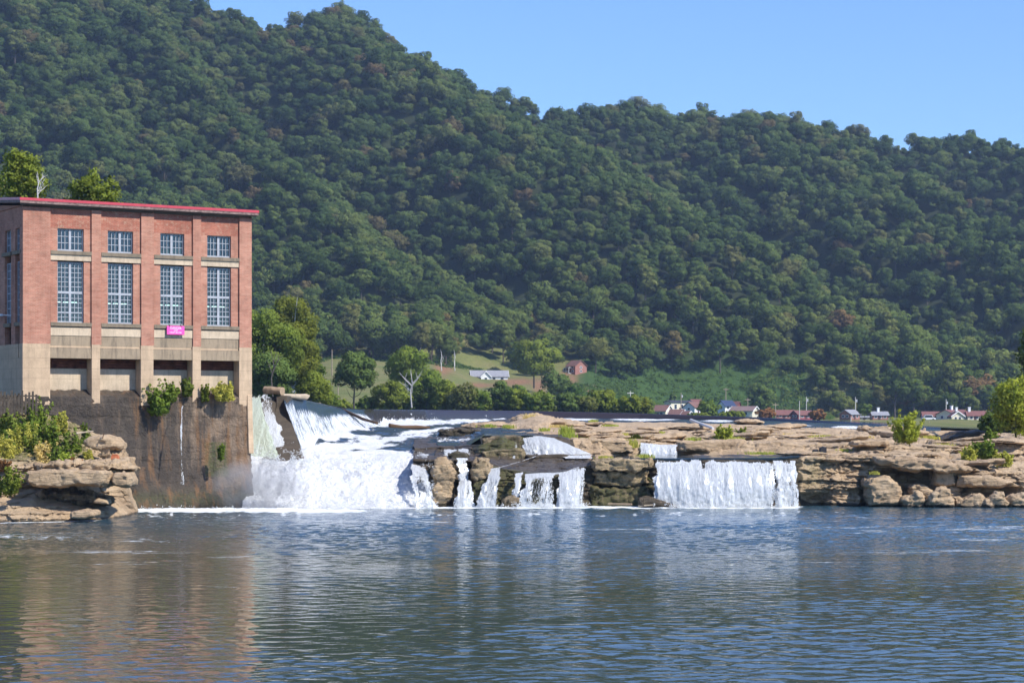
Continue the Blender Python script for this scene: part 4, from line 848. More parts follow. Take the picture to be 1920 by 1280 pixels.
me = npmesh('river_bed', [(-420, -140, -.35), (420, -140, -.35), (420, 152, -.35), (-420, 152, -.35)], [(0, 1, 2, 3)], river_m, attrs={'foam': [-1.0]*4}); tag(link('river_bed', me), kind='structure')
# pool above the weir and the weir itself
CR = [(440, 739, 151), (538, 744, 152), (575, 748.5, 160), (610, 757, 185), (650, 764.5, 228), (700, 767, 270), (800, 768, 300), (1000, 770, 330), (1200, 774.5, 330), (1300, 778, 326), (1420, 782, 318), (1560, 789.5, 300), (1667, 796, 282), (1760, 801, 268), (1900, 806, 262)]
cpx = np.array([c[0] for c in CR], float); cD = np.array([c[2] for c in CR], float); cz = np.array([zz(c[1], c[2]) for c in CR])
pp = np.arange(440, 1905, 4.0); D0 = np.interp(pp, cpx, cD); Z0 = np.interp(pp, cpx, cz)
rows = []
for t in np.linspace(0, 1, 24):
    D = D0+(505-D0)*t; zf = np.interp(pp, [440, 1100, 1420, 1560, 1667, 1735, 1800, 1905], [5.3, 5.3, 5.35, zz(787.2, 505), zz(792, 505), zz(797, 505), zz(799.6, 505), zz(802, 505)])
    rows.append(np.stack([(pp-960)*D/F, D, Z0-0.02+(zf-Z0+.02)*t], -1))
V = np.array(rows); me = npmesh('upper_pool', V.reshape(-1, 3), gridq(24, len(pp)), pool_m, True, attrs={'foam': np.full(V.shape[0]*V.shape[1], -1.0)})
tag(link('upper_pool', me), kind='structure')
pp = np.arange(640, 1765, 2.0); D0 = np.interp(pp, cpx, cD); Z0 = np.interp(pp, cpx, cz); drop = np.interp(pp, [640, 800, 1000, 1200, 1420, 1560, 1765], [2.6, 1.9, 1.1, 1.0, .75, .6, .5])+.5
rows = []; fo = []
for v in np.linspace(0, 1, 26):
    off = 0.9*v+.2*math.sin(v*3.14); zz_ = Z0-drop*(v**1.35) if v > 0 else Z0
    rows.append(np.stack([(pp-960)*(D0-off)/F, D0-off, zz_-0.0], -1))
    fo.append(-0.35+0.45*v**3+0.55*np.clip(fbm(pp/16, v*3, 0, 4, 6)-.05, 0, 1)*1.2+0.9*v**1.5*np.exp(-((pp-755)/60)**2))
m = M('weir_sheet'); u = m.coord('UV', (1.6, .25, 1)); s1 = m.noise(u, 2.0, 6, .7); fo_ = m.attr('foam'); q = m.math('ADD', m.math('MULTIPLY', s1, 1.0), fo_)
base = m.pbr((0.032, 0.024, 0.026, 1), 0.10, m.bump(s1, .5, .12), .5)
weir_m = m.done(m.n('MixShader', {0: m.ramp(q, [(0.62, 0.0), (0.82, 1.0)]), 1: base, 2: m.n('BsdfDiffuse', {'Color': (.85, .88, .9, 1)})}).outputs[0])
V = np.array(rows); uv = np.stack([np.repeat((pp*.08)[None], 26, 0), np.repeat(np.linspace(0, 3, 26)[:, None], len(pp), 1)], -1)
back = V[0].copy(); back[:, 1] += 1.5; back[:, 2] -= 0.25; deep = V[-1].copy(); deep[:, 2] -= 1.5
me = npmesh('weir', V.reshape(-1, 3), gridq(26, len(pp)), weir_m, True, attrs={'foam': np.array(fo).ravel()}, uv=uv.reshape(-1, 2))
tag(link('weir', me), 'long low dark weir with water sliding over it across the whole river', 'weir')

# rapids and the big white cascade: one broken sheet from the foot of the weir down to the river
RPX = [455, 500, 545, 575, 600, 640, 700, 780, 812, 820, 872, 908, 1000, 1060, 1250, 1420, 1560, 1765]
def RR(px):
    A = [(134.5, 962), (136.0, 950), (138.6, 915), (142, 878), (147, 852), (156, 838), (170, 822), (190, 809), (222, 799), (262, 791)]
    if px <= 575: A = [(133.5, 962), (136.0, 948), (138.6, 905), (141, 868), (144, 850), (146, 842), (147, 840), (148, 838), (149, 836), (150, 834)]
    if px == 600: A = [(133.8, 962), (136.0, 949), (138.6, 908), (141.5, 870), (146, 850), (150, 838), (154, 828), (158, 820), (161, 816), (164, 813)]
    if px == 640: A = [(134.0, 962), (136.0, 950), (138.6, 912), (142, 873), (147, 851), (155, 838), (164, 822), (172, 811), (180, 806), (186, 803)]
    if px == 700: A = [(134.5, 962), (136.0, 950), (138.6, 914), (142, 876), (147, 852), (156, 838), (168, 822), (186, 809), (205, 801), (225, 797)]
    if px == 780: A[2] = (138.6, 920); A[3] = (141.5, 890); A[4] = (146, 862); A[5] = (156, 843)
    if 905 <= px <= 1000: A = [(149.4, 816.6), (149.8, 816.2), (150.6, 815.6), (153, 814.6), (157, 813), (163, 811.5), (173, 808.5), (190, 805), (215, 800), (250, 793)]
    if px == 812: A = [(137.5, 955), (138.2, 935), (139.2, 905), (140.8, 868), (147, 855), (155, 839), (170, 821), (195, 806), (225, 798), (262, 790)]
    if 820 <= px <= 880: A = [(151.5, 839), (152.4, 836), (154, 833), (157, 829), (161, 825.5), (166, 821.5), (176, 816), (193, 808), (222, 799), (262, 790)]
    if px >= 1060: k = np.interp(px, [1060, 1765], [290, 262]); A = [(k-40+4*i, 800-i*.6+np.interp(px, [1060, 1420, 1560, 1765], [0, 2, 6, 14])) for i in range(9)]+[(k, np.interp(px, [1100, 1300, 1420, 1560, 1765], [787, 789, 791, 796, 806]))]
    D0_ = np.interp(px, cpx, cD)-1.2
    if px >= 640: A = A+[(D0_, {640: 801, 700: 795, 780: 789, 812: 788, 820: 788, 872: 787, 908: 786, 1000: 783}.get(px, A[-1][1]-3.0))]
    else: A = A+[(A[-1][0]+1, A[-1][1]-.5)]
    return A
T_ = [RR(p) for p in RPX]; TD = np.array([[a[0] for a in t] for t in T_], float); TZ = np.array([[zz(a[1], a[0]) for a in t] for t in T_], float); TZ[:9, 0] = -0.25
pxs = np.concatenate([np.arange(455, 960, 1.9), np.arange(960, 1765, 4.0)]); rp = np.concatenate([np.linspace(0, 4, 130)[:-1], np.linspace(4, 10, 150)])
PX, RP = np.meshgrid(pxs, rp)
def tab(A):
    C_ = np.stack([np.interp(PX, RPX, A[:, i]) for i in range(11)], -1); i = np.clip(np.floor(RP).astype(int), 0, 9); f = RP-i
    return np.take_along_axis(C_, i[..., None], -1)[..., 0]*(1-f)+np.take_along_axis(C_, i[..., None]+1, -1)[..., 0]*f
Dg, Zg = tab(TD), tab(TZ); Xg = (PX-960)*Dg/F; PYg = HY-(Zg-CAMZ)*F/Dg
w1 = (1-sstep(795, 812, PX)); lump = fbm(Xg/1.6, Dg/2.2, 0, 5, 101, .55)*.55+(1-np.abs(fbm(Xg/.8, Dg/1.1, 0, 4, 102)))*.28
up = sstep(4.2, 5, RP); fl = w1*(1-up)
Dn = Dg-fl*lump*.9; Zn = Zg+fl*lump*.35*sstep(0, .6, RP)+up*(fbm(Xg/1.4, Dg/3.2, 0, 4, 103)*.22+.10*np.sin(Dg*.9+fbm(Xg/3, Dg/8, 0, 2, 104)*5))*(PX < 1010)
Zn += (up*(PX >= 1010))*.08*fbm(Xg/1.5, Dg/2, 0, 3, 105)
foam = -0.30+0*PX
def spot(cx, cy, rx, ry, v, sl=0.0): 
    global foam
    yy = PYg-cy-(PX-cx)*sl; foam = np.maximum(foam, v-1.3*np.clip(np.sqrt(((PX-cx)/rx)**2+(yy/ry)**2)-0.6, 0, 3))
foam = np.maximum(foam, 1.1*fl); foam = np.maximum(foam, (.30+.35*fbm(Xg/.7, Dg/1.6, 0, 4, 151))*sstep(815, 822, PX)*(1-sstep(900, 925, PX))*(RP < 6.5))
spot(520, 842, 70, 16, 1.2); spot(640, 815, 70, 12, 1.0, .05); spot(620, 838, 60, 8, .95); spot(700, 836, 60, 6, .9); spot(740, 823, 90, 5, .85, -.12); spot(800, 808, 60, 5, .8, -.1)
spot(760, 793, 60, 6, 1.1); spot(830, 792, 50, 4, .6); spot(700, 800, 60, 3.5, 1.0); spot(640, 803, 60, 4, 1.0); spot(830, 843, 40, 2, .35); spot(880, 789, 40, 3.5, .9, -.02); spot(770, 848, 50, 5, .7)
spot(870, 829, 14, 8, .5, .3); spot(940, 786, 22, 2, .5); spot(1070, 786, 65, 3, .55); spot(1210, 786, 80, 3.5, .55); spot(1345, 789, 40, 3, .5); spot(1480, 797, 55, 3, .5); spot(1590, 801, 40, 4, .55)
for (cx, cy, rx, ry, sl, d) in [(680, 812, 34, 4, 0, 1.0), (655, 822, 22, 4, -.1, .9), (665, 800, 40, 1.6, 0, .9), (760, 803, 50, 2.0, 0, .8), (690, 845, 45, 5, 0, .75), (790, 835, 60, 4, -.05, .9), (860, 815, 40, 5, 0, .9), (920, 810, 50, 8, 0, .9), (850, 848, 60, 5, 0, .9)]:
    yy = PYg-cy-(PX-cx)*sl; foam = foam-d*np.exp(-((PX-cx)/rx)**2-(yy/ry)**2)*(1-fl)
foam = foam-fl*0.9*np.exp(-((PX-790)/22)**2)*np.exp(-((PYg-880)/16)**2)
foam = np.where(PX > 812, np.where(RP < 4, -.2, foam), foam)
led_ = sstep(812, 830, PX)*(1-sstep(895, 915, PX))*sstep(3.0, 3.4, RP)*(1-sstep(6.2, 7, RP))
tz = Zn+.5*fbm(Xg/2.2, Dg/2.2, 0, 3, 141); q_ = np.floor(tz/.30)*.30; fr_ = (tz-q_)/.30
Zn = Zn+led_*((q_-tz)*.85+fbm(Xg/.5, Dg/.7, 0, 4, 142)*.08); foam = foam+led_*(.10+.40*np.exp(-((fr_-.93)/.08)**2)+.25*np.exp(-(fr_/.10)**2)+.25*fbm(Xg/.8, Dg/1.5, 0, 3, 143))
me = npmesh('rapids', np.stack([Xg, Dn, Zn], -1).reshape(-1, 3), gridq(len(rp), len(pxs)), rapid_m, True, attrs={'foam': foam.ravel()})
tag(link('rapids', me), kind='structure')

# narrow shelf pool feeding the curtain fall
sp = np.arange(1112, 1500, 3.0); rr_ = np.concatenate([np.linspace(.98, 1.15, 6), np.linspace(1.2, 3.0, 20)]); SP, SR = np.meshgrid(sp, rr_); Ds, Zs = rock_rows(SP, SR)
zl_ = np.interp(SP, sp, [float(rock_rows(np.array([q]), np.array([1.0]))[1][0]) for q in sp]); lift = .10+.0*SP
Zs = np.where(SP > 1115, np.minimum(np.maximum(zl_+lift, 0), zl_+.12), Zs+.07); Zs = Zs+fbm(SP/12, Ds*1.5, 0, 3, 5)*.012-.12*(SR < 1.0)
fo = -.45+.7*np.exp(-((SP-1080)/50)**2)*np.exp(-((SR-2.6)/.5)**2)+.5*np.exp(-((SP-1235)/45)**2)*np.exp(-((SR-2.9)/.3)**2)+.35*(SP < 1110)
me = npmesh('shelf_pool', np.stack([(SP-960)*Ds/F, Ds-.05, Zs], -1).reshape(-1, 3), gridq(len(rr_), len(sp)), pool_m, True, attrs={'foam': fo.ravel()}); tag(link('shelf_pool', me), kind='structure')
# ---- falling sheets
def fall_mat(name, col=(0.88, 0.90, 0.90), thick=1.0):
    m = M(name); u1 = m.coord('UV', (4.2, 0.5, 1)); u2 = m.coord('UV', (14.0, 3.2, 1)); u3 = m.coord('UV', (14, 14, 1))
    a = m.noise(u1, 1.0, 6, .65, .3); b_ = m.noise(u2, 1.0, 6, .75, .4); c_ = m.noise(u3, 1.0, 4, .7)
    q = m.math('ADD', m.math('MULTIPLY', a, .38), m.math('ADD', m.math('MULTIPLY', b_, .42), m.math('MULTIPLY', c_, .40)))
    q = m.math('ADD', q, m.attr('dens')); al = m.ramp(q, [(0.99, 0.0), (1.07, 1.0)]); tone = m.ramp(m.math('ADD', m.math('MULTIPLY', b_, .6), m.math('MULTIPLY', c_, .4)), [(.38, .62), (.52, 1.0)]); colr = m.mix(1.0, (*col, 1), tone, 'MULTIPLY')
    d = m.n('BsdfDiffuse', {'Color': colr, 'Normal': m.bump(m.math('ADD', a, b_), 1.0, .16)}).outputs[0]
    t = m.n('BsdfTranslucent', {'Color': (*col, 1)}).outputs[0]; g = m.n('BsdfGlossy', {'Color': (.9, .95, 1, 1), 'Roughness': .25}).outputs[0]
    s = m.n('MixShader', {0: .2, 1: d, 2: t}).outputs[0]; s = m.n('MixShader', {0: .06, 1: s, 2: g}).outputs[0]
    clear = m.n('BsdfTransparent', {'Color': (1, 1, 1, 1)}).outputs[0]
    return m.done(m.n('MixShader', {0: al, 1: clear, 2: s}).outputs[0])
fall_m = fall_mat('falling_water'); fall_g = fall_mat('greenish_falling_water', (0.80, 0.88, 0.72))
def fall(name, top, bot, dens, label, bulge=.5, layers=2, mat=None, nu=None, group='cascades of the falls', rough=.12, edge=.05, wob=.0, cat='waterfall', frayt=1.0):
    """top/bot polylines [(px,py,D)]; dens: number or function(u,v); several thin curved sheets make one body of water"""
    top = np.array([at(*p) for p in top]); bot = np.array([at(*p) for p in bot])
    def rs(P, n):
        t = np.linspace(0, 1, len(P)); q = np.linspace(0, 1, n); return np.stack([np.interp(q, t, P[:, k]) for k in range(3)], -1)
    wd = max(np.linalg.norm(top[-1]-top[0]), np.linalg.norm(bot[-1]-bot[0])); ht = np.linalg.norm(top.mean(0)-bot.mean(0))
    nu = nu or int(min(500, max(12, wd/.07))); nv = int(min(120, max(12, ht/.07)))
    VV = []; QQ = []; DN = []; UV = []; n0 = 0; seed_ = top[0][0]*.7
    for L in range(layers):
        A, B = rs(top, nu), rs(bot, nu); v = np.linspace(0, 1, nv)[:, None]; u = np.linspace(0, 1, nu)[None, :]
        vv = np.repeat(v, nu, 1); uu = np.repeat(u, nv, 0)
        hx = (A[None, :, 0]*(1-vv)+B[None, :, 0]*vv); f = vv**1.0
        hy = A[None, :, 1]*(1-np.sqrt(vv))+B[None, :, 1]*np.sqrt(vv); hz2 = A[None, :, 2]*(1-f)+B[None, :, 2]*f
        hy = hy-bulge*np.sin(vv*np.pi)*.5-rough*1.8*fbm(hx*2.6, hz2*.6, L*3.3, 5, 111+L)*sstep(0, .15, vv)-rough*.6*vv*fbm(hx*6, hz2*5, L, 3, 121)-L*.16*sstep(0, .2, vv)
        hx = hx+wob*fbm(hz2*.8, uu*4, L, 2, 131)
        d = dens(uu, vv) if callable(dens) else dens+0*uu
        eg = max(edge, min(.35, .34/wd)); e = np.minimum(sstep(-.1*eg, eg, uu+.8*eg*fbm(vv*ht*2.2, 0, L, 4, 7+L)), sstep(-.1*eg, eg, 1-uu+.8*eg*fbm(vv*ht*2.2, 5, L, 4, 7+L)))
        d = d+.13*fbm(uu*wd*.9+L, vv*ht*.22, seed_, 3, 171)-.50*(1-e)-(L > 0)*.10-.16*(1-sstep(0, .06, vv+.10*fbm(uu*wd*2.5, 0, L, 3, 17)))*frayt
        VV.append(np.stack([hx, hy, hz2], -1).reshape(-1, 3)); QQ.append(gridq(nv, nu)+n0); n0 += nu*nv; DN.append(d.ravel())
        UV.append(np.stack([uu*wd+L*7.3, vv*ht+L*3.1], -1).reshape(-1, 2))
    V = np.vstack(VV); base = np.array([V[:, 0].mean(), V[:, 1].mean(), V[:, 2].min()])
    me = npmesh(name, V-base, np.vstack(QQ), mat or fall_m, True, attrs={'dens': np.concatenate(DN)}, uv=np.vstack(UV))
    return tag(link(name, me, None, tuple(base)), label, cat, group)
bump1 = lambda x, c, w: np.exp(-((x-c)/w)**2)
fall('waterfall', [(1222, 861, 139.0), (1340, 861, 138.7), (1466, 862, 138.4)], [(1218, 951, 137.2), (1340, 951, 136.6), (1456, 951, 136.9)],
     lambda u, v: .47+.10*np.sin(np.clip(u, 0, 1)*3.1)-.15*sstep(.80, 1, u)+.14*v-.35*bump1(u, .405, .02)*(1-sstep(.1, .3, v))-.18*bump1(v, 0, .05), 'wide white curtain fall dropping off the flat ledge on the right', bulge=.7, layers=2)
fall('waterfall', [(1444, 863, 138.6), (1494, 863, 138.8)], [(1442, 949, 137.1), (1504, 949, 137.3)], lambda u, v: .43+.12*bump1(u, .35, .15)+.1*bump1(u, .85, .1)-.1*bump1(v, .5, .1), 'thin veil of separate strands right of the wide curtain fall', layers=2)
fall('waterfall', [(1196, 829, 153.6), (1240, 833, 153.4), (1273, 833, 153.4)], [(1192, 855, 152.4), (1273, 855, 152.6)], .55, 'small upper fall spilling into the narrow blue shelf pool', bulge=.2)
fall('waterfall', [(976, 817, 150.2), (1012, 817, 149.8), (1040, 821, 149.8)], [(980, 853, 148.0), (1040, 852, 147.6), (1112, 851, 148.0)], lambda u, v: .48+.25*sstep(.2, .5, u)+.05*v, 'steep bright white chute sliding off the upper ledge', bulge=.1, edge=.03)
fall('waterfall', [(905, 817, 148.6), (976, 817, 149.8)], [(905, 843, 148.0), (978, 843, 148.4)], lambda u, v: .25+.2*bump1(u, .55, .08)+.2*bump1(u, .85, .1)+.1*bump1(u, .2, .06), 'row of thin trickles over the mossy upper ledge', bulge=.1, layers=1)
fall('waterfall', [(928, 843, 147.9), (978, 841, 148.0)], [(925, 866, 146.0), (975, 866, 146.2)], lambda u, v: .12+.42*bump1(u, .75, .07)+.35*bump1(u, .2, .03), 'two fine trickles down the brown mossy face', bulge=.05, layers=1)
fall('waterfall', [(853, 858, 139.3), (879, 858, 139.6)], [(860, 905, 138.4), (884, 905, 138.6)], lambda u, v: .64-.2*bump1(u, .6, .12), 'upper half of the narrow fall right of the rock pillar', bulge=.15)
fall('waterfall', [(859, 903, 138.4), (873, 897, 138.2), (886, 903, 138.5)], [(849, 951, 137.0), (872, 951, 137.0), (894, 951, 137.5)], lambda u, v: .66-.30*bump1(u, .62, .12)*(1-sstep(.5, .8, v)), 'lower flared half of the narrow fall right of the rock pillar', bulge=.3)
fall('waterfall', [(919, 878, 139.0), (942, 875, 138.8)], [(884, 951, 137.0), (934, 951, 136.7)], lambda u, v: .62-.12*bump1(u, .6, .3)*bump1(v, .6, .3), 'slanting white cascade fanning down to the left', bulge=.5)
fall('waterfall', [(996, 856, 147.3), (1014, 853, 147.8)], [(922, 879, 139.3), (941, 876, 139.1)], lambda u, v: .40, 'narrow white run feeding the slanting cascade', bulge=.0, layers=1)
fall('waterfall', [(962, 888, 138.8), (985, 884, 138.8)], [(955, 951, 137.2), (975, 951, 137.2)], lambda u, v: .52+.1*bump1(u, .5, .3), 'short broken strand between two fans of falling water', bulge=.4)
fall('waterfall', [(985, 888, 138.6), (1015, 886, 138.4), (1044, 887, 138.5)], [(966, 951, 137.0), (1010, 951, 136.8), (1046, 951, 137)], lambda u, v: .36+.22*bump1(u, .05, .18)+.12*bump1(u, .6, .3)*v+.3*bump1(v, 0, .12)+.2*bump1(v, 1, .1), 'arched fan of white strands over dark rock', bulge=.6)
fall('waterfall', [(1044, 887, 138.5), (1075, 880, 138.6), (1105, 874, 138.8)], [(1036, 951, 137.1), (1070, 951, 136.9), (1108, 951, 137.4)], lambda u, v: .41+.16*bump1(u, .35, .25)+.1*bump1(v, 0, .15)+.15*bump1(v, 1, .08)-.12*bump1(u, .85, .1), 'wide lacy fan of water beside the mossy cliff', bulge=.4)
fall('waterfall', [(1020, 886, 139.0), (1060, 884, 139.0), (1088, 872, 139.6)], [(990, 890, 138.4), (1040, 889, 138.3), (1104, 882, 138.5)], .42, 'foaming lip above the lacy fans', bulge=.0, layers=1)
fall('waterfall', [(1052, 853, 147.6), (1115, 852, 147.9)], [(1050, 859, 146.8), (1118, 859, 146.9)], .5, 'low white step below the bright chute', bulge=.1, layers=1)
fall('waterfall', [(782, 846, 148.5), (808, 849, 147)], [(786, 880, 139.4), (806, 880, 139.6)], .38, 'thin broken spill left of the rock pillar', bulge=.2)
fall('waterfall', [(768, 868, 140.0), (806, 876, 139.5)], [(772, 953, 135.4), (822, 952, 136.2)], lambda u, v: .50-.18*bump1(u, .5, .25)*bump1(v, .5, .3), 'lacy right edge of the big white cascade', bulge=.8)
fall('waterfall', [(340.5, 760, 134.0), (344.5, 760, 134.1)], [(337, 908, 132.7), (346, 908, 132.9)], .40, 'thin ribbon of water running down the stone footing of the powerhouse', bulge=.2, layers=1, group=None, edge=.3, rough=.03)
fall('waterfall', [(367, 757, 134.7), (370, 757, 134.7)], [(369, 812, 134.0), (373, 812, 134.0)], .30, 'short faint trickle on the footing right of the water ribbon', bulge=.1, layers=1, group=None, edge=.3, rough=.02)
fall('waterfall', [(818, 843, 150.6), (905, 838, 150.0)], [(818, 857, 148.2), (905, 858, 147.6)], lambda u, v: .27+.22*bump1(u, .3, .12)+.22*bump1(u, .62, .1)+.12*bump1(v, 1, .2), 'veil of shallow water tumbling over the wet ledge above the narrow fall', bulge=.05, layers=1)
fall('waterfall', [(836, 824, 167), (900, 819, 164)], [(834, 833, 160), (902, 831, 158)], lambda u, v: .30+.2*bump1(u, .2, .1)+.18*bump1(u, .7, .15), 'low broken spill crossing the upper rapids ledge', bulge=.05, layers=1)
fall('waterfall', [(850, 857, 146.5), (884, 857, 146.8)], [(853, 861, 140.0), (880, 861, 140.2)], .36, 'shallow run-in to the narrow fall beside the pillar', bulge=0, layers=1)
# left spillway: two sluice falls between powerhouse and pier, and the smooth chute beyond
fall('waterfall', [(467, 740, 151), (494, 740, 151)], [(463, 872, 142.2), (532, 874, 141.8)], lambda u, v: .56+.22*v-.1*(1-sstep(.0, .12, v)), 'pale greenish fall pouring down beside the powerhouse corner', bulge=.2, layers=3, mat=fall_g, edge=.04)
fall('waterfall', [(490, 739, 151.2), (521, 739, 151.2)], [(506, 868, 143.0), (548, 868, 143.2)], lambda u, v: .42+.24*sstep(.15, .6, v)-.12*sstep(.6, 1, u), 'see-through fall of fine strands left of the concrete pier', bulge=.2, layers=2)
m = M('chute_water'); u = m.coord('UV', (2.2, .16, 1)); s1 = m.noise(u, 1.6, 7, .7, .2); s2 = m.noise(m.coord('UV', (9, .8, 1)), 1.5, 5, .7); q = m.math('ADD', m.math('MULTIPLY', s1, 1.1), m.math('ADD', m.math('MULTIPLY', s2, .45), m.attr('dens')))
bw_ = m.pbr((0.035, 0.06, 0.085, 1), .12, m.bump(s1, .5, .1), .5)
chute_m = m.done(m.n('MixShader', {0: m.ramp(q, [(0.98, 0.0), (1.16, 1.0)]), 1: bw_, 2: m.n('BsdfDiffuse', {'Color': m.ramp(s2, [(.34, (.55, .60, .64)), (.48, (.90, .92, .92))]), 'Normal': m.bump(s2, 1.0, .12)})}).outputs[0])
fall('spillway_chute', [(534, 745.5, 151.6), (575, 750, 160), (610, 758, 185), (650, 766, 228), (690, 769, 258)], [(574, 864, 144.8), (602, 842, 154), (640, 828, 169), (690, 818, 189), (735, 811, 209)],
     lambda u, v: -.30+.56*sstep(.0, .38, v+.06*np.sin(u*9)+.15*(u < .10))+.25*sstep(.6, 1, v)-.12*fbm(u*14, v, 0, 2, 3), 'smooth broad spillway chute turning from blue to white', bulge=-.8, layers=1, mat=chute_m, nu=300, edge=.005, rough=.22, group=None, cat='spillway', frayt=0)
# concrete pier splitting the spillways, and the sill behind the sluice falls
wetc = conc_mat('wet_dark_concrete', (0.085, 0.068, 0.05), .9)
P_ = lambda px, py, D: Vector(at(px, py, D))
def wedge(name, front, back, mat, parent=None, bevel=0):
    n = len(front); b = MB(); b.add(front+back, [tuple(range(n)), tuple(range(2*n-1, n-1, -1))]+[(i, (i+1) % n, (i+1) % n+n, i+n) for i in range(n)]); return b.build(name, mat, parent, bevel)
x1 = P_(540, 745, 151).x; x0 = P_(519, 745, 151).x
b = MB(); zt_ = zz(741.5, 151)
prof = [(160, -1), (160, zt_-.1), (153, zt_), (150.6, zt_), (150.4, zz(764, 150.4)), (141.0, zz(860, 141)-.4), (141.0, -1)]
n = len(prof); b.add([(x0, d, z) for d, z in prof]+[(x1 if z > zz(766, 150) or d > 155 else P_(583, 850, 144).x, d, z) for d, z in prof], [tuple(range(n)), tuple(range(2*n-1, n-1, -1))]+[(i, i+n, (i+1) % n+n, (i+1) % n) for i in range(n)])
tag(b.build('spillway_pier', wetc, None, .04), 'dark wet sloping concrete pier between the two spillways', 'pier')
b = MB(); xl = P_(462, 745, 151).x; b.prismx([(151.2, zt_-.12), (156, zt_-.2), (156, -1), (140, -1), (143.5, zz(862, 143.5)-.3)], xl, x0); tag(b.build('spillway_sill', wetc), 'dark wet sill behind the sluice falls next to the powerhouse', 'sill')
# mist and spray at the foot
def spray(name, n, boxes, smin, smax, label, seed=0):
    r = np.random.default_rng(seed); V = []
    for (px0, px1, py0, py1, D0, D1, wgt) in boxes:
        k = int(n*wgt); px = r.uniform(px0, px1, k); t = r.beta(1.0, 2.6, k); py = py1-(py1-py0)*t; D = r.uniform(D0, D1, k)
        cl_ = fbm(px/9, py/9, D/2, 3, seed) > -.05+.35*t; px, py, D = px[cl_], py[cl_], D[cl_]
        V.append(np.stack([(px-960)*D/F, D, CAMZ+(HY-py)*D/F], -1))
    P = np.vstack(V); k = len(P); s = r.uniform(smin, smax, k)[:, None]
    A = r.normal(size=(k, 3)); A /= np.linalg.norm(A, axis=1)[:, None]; B = np.cross(A, r.normal(size=(k, 3))); B /= np.linalg.norm(B, axis=1)[:, None]; Cc = np.cross(A, B)
    T = np.stack([P+A*s, P-A*s*.4+B*s, P-A*s*.4-B*s*.5+Cc*s*.8, P-A*s*.4-B*s*.5-Cc*s*.8], 1).reshape(-1, 3)
    i = np.arange(k)[:, None]*4; Q = np.concatenate([i+np.array([[0, 1, 2]]), i+np.array([[0, 2, 3]]), i+np.array([[0, 3, 1]]), i+np.array([[1, 3, 2]])], 0)
    o = link(name, npmesh(name, T, Q, spray_m)); return tag(o, label, 'spray', kind='stuff')
m = M('spray_drops'); spray_m = m.done(m.n('MixShader', {0: .4, 1: m.n('BsdfDiffuse', {'Color': (.92, .94, .95, 1)}), 2: m.n('BsdfTranslucent', {'Color': (.92, .94, .95, 1)})}).outputs[0])
spray('spray', 26000, [(470, 600, 826, 870, 139, 143, .22), (560, 800, 838, 880, 139, 146, .25), (466, 800, 900, 953, 133.5, 136.5, .14), (230, 480, 944, 958, 132, 133.5, .06), (1225, 1450, 935, 952, 135.8, 136.8, .10), (850, 1110, 938, 952, 136.2, 137.2, .08), (790, 822, 850, 950, 135.5, 137, .05), (700, 820, 774, 790, 270, 290, .04), (1230, 1440, 862, 872, 137.5, 138.5, .02), (560, 860, 800, 835, 165, 190, .04)], .012, .045, 'fine white spray thrown up along the foot of the falls', 3)
# soft mist by the footing
m = M('mist_vapour'); pcrd = m.coord('Object'); ln = m.n('VectorMath', {0: pcrd}, operation='LENGTH').outputs['Value']
den = m.math('MULTIPLY', m.math('MAXIMUM', m.math('SUBTRACT', 1.0, ln), 0.0), m.math('MULTIPLY', m.math('MAXIMUM', m.math('SUBTRACT', m.noise(m.geo(), .6, 3), .3), 0), 3.4))
v = m.n('VolumePrincipled', {'Color': (.97, .98, 1.0), 'Density': den, 'Anisotropy': 0.0}); m.t.links.new(v.outputs[0], m.out.inputs['Volume']); m.m.cycles.volume_step_rate = 1.0
bm = bmesh.new(); bmesh.ops.create_icosphere(bm, subdivisions=3, radius=1.0); me = bpy.data.meshes.new('mist'); bm.to_mesh(me); bm.free(); me.materials.append(m.m)
mc = at(492, 912, 134.2); o = link('mist', me, None, mc); o.scale = (3.6, 1.9, 2.0); tag(o, 'soft white mist drifting where the big cascade hits the river', 'mist', kind='stuff')
# ---------------------------------------------------------------- houses on the far bank
HM = {}
def hm(name, col, rough=.8, var=.06):
    if name not in HM: HM[name] = plain(name, col, rough, var, 1.2)
    return HM[name]
cream = hm('cream_siding', (.72, .64, .48)); white = hm('white_siding', (.78, .78, .76)); blueg = hm('bluegrey_siding', (.36, .42, .50)); brickh = hm('house_brick', (.33, .15, .115)); maroon = hm('maroon_siding', (.28, .08, .08))
r_brown = hm('brown_shingle', (.20, .105, .085)); r_grey = hm('grey_shingle', (.27, .27, .29)); r_navy = hm('navy_roof', (.035, .055, .12)); r_red = hm('dull_red_roof', (.19, .085, .075)); r_pink = hm('faded_pink_roof', (.22, .15, .135)); r_dark = hm('dark_roof', (.05, .055, .07))
wdark = hm('dark_window', (.04, .05, .07), .2); trimw = hm('white_trim', (.8, .8, .8)); doorm = hm('dark_door', (.10, .05, .05))
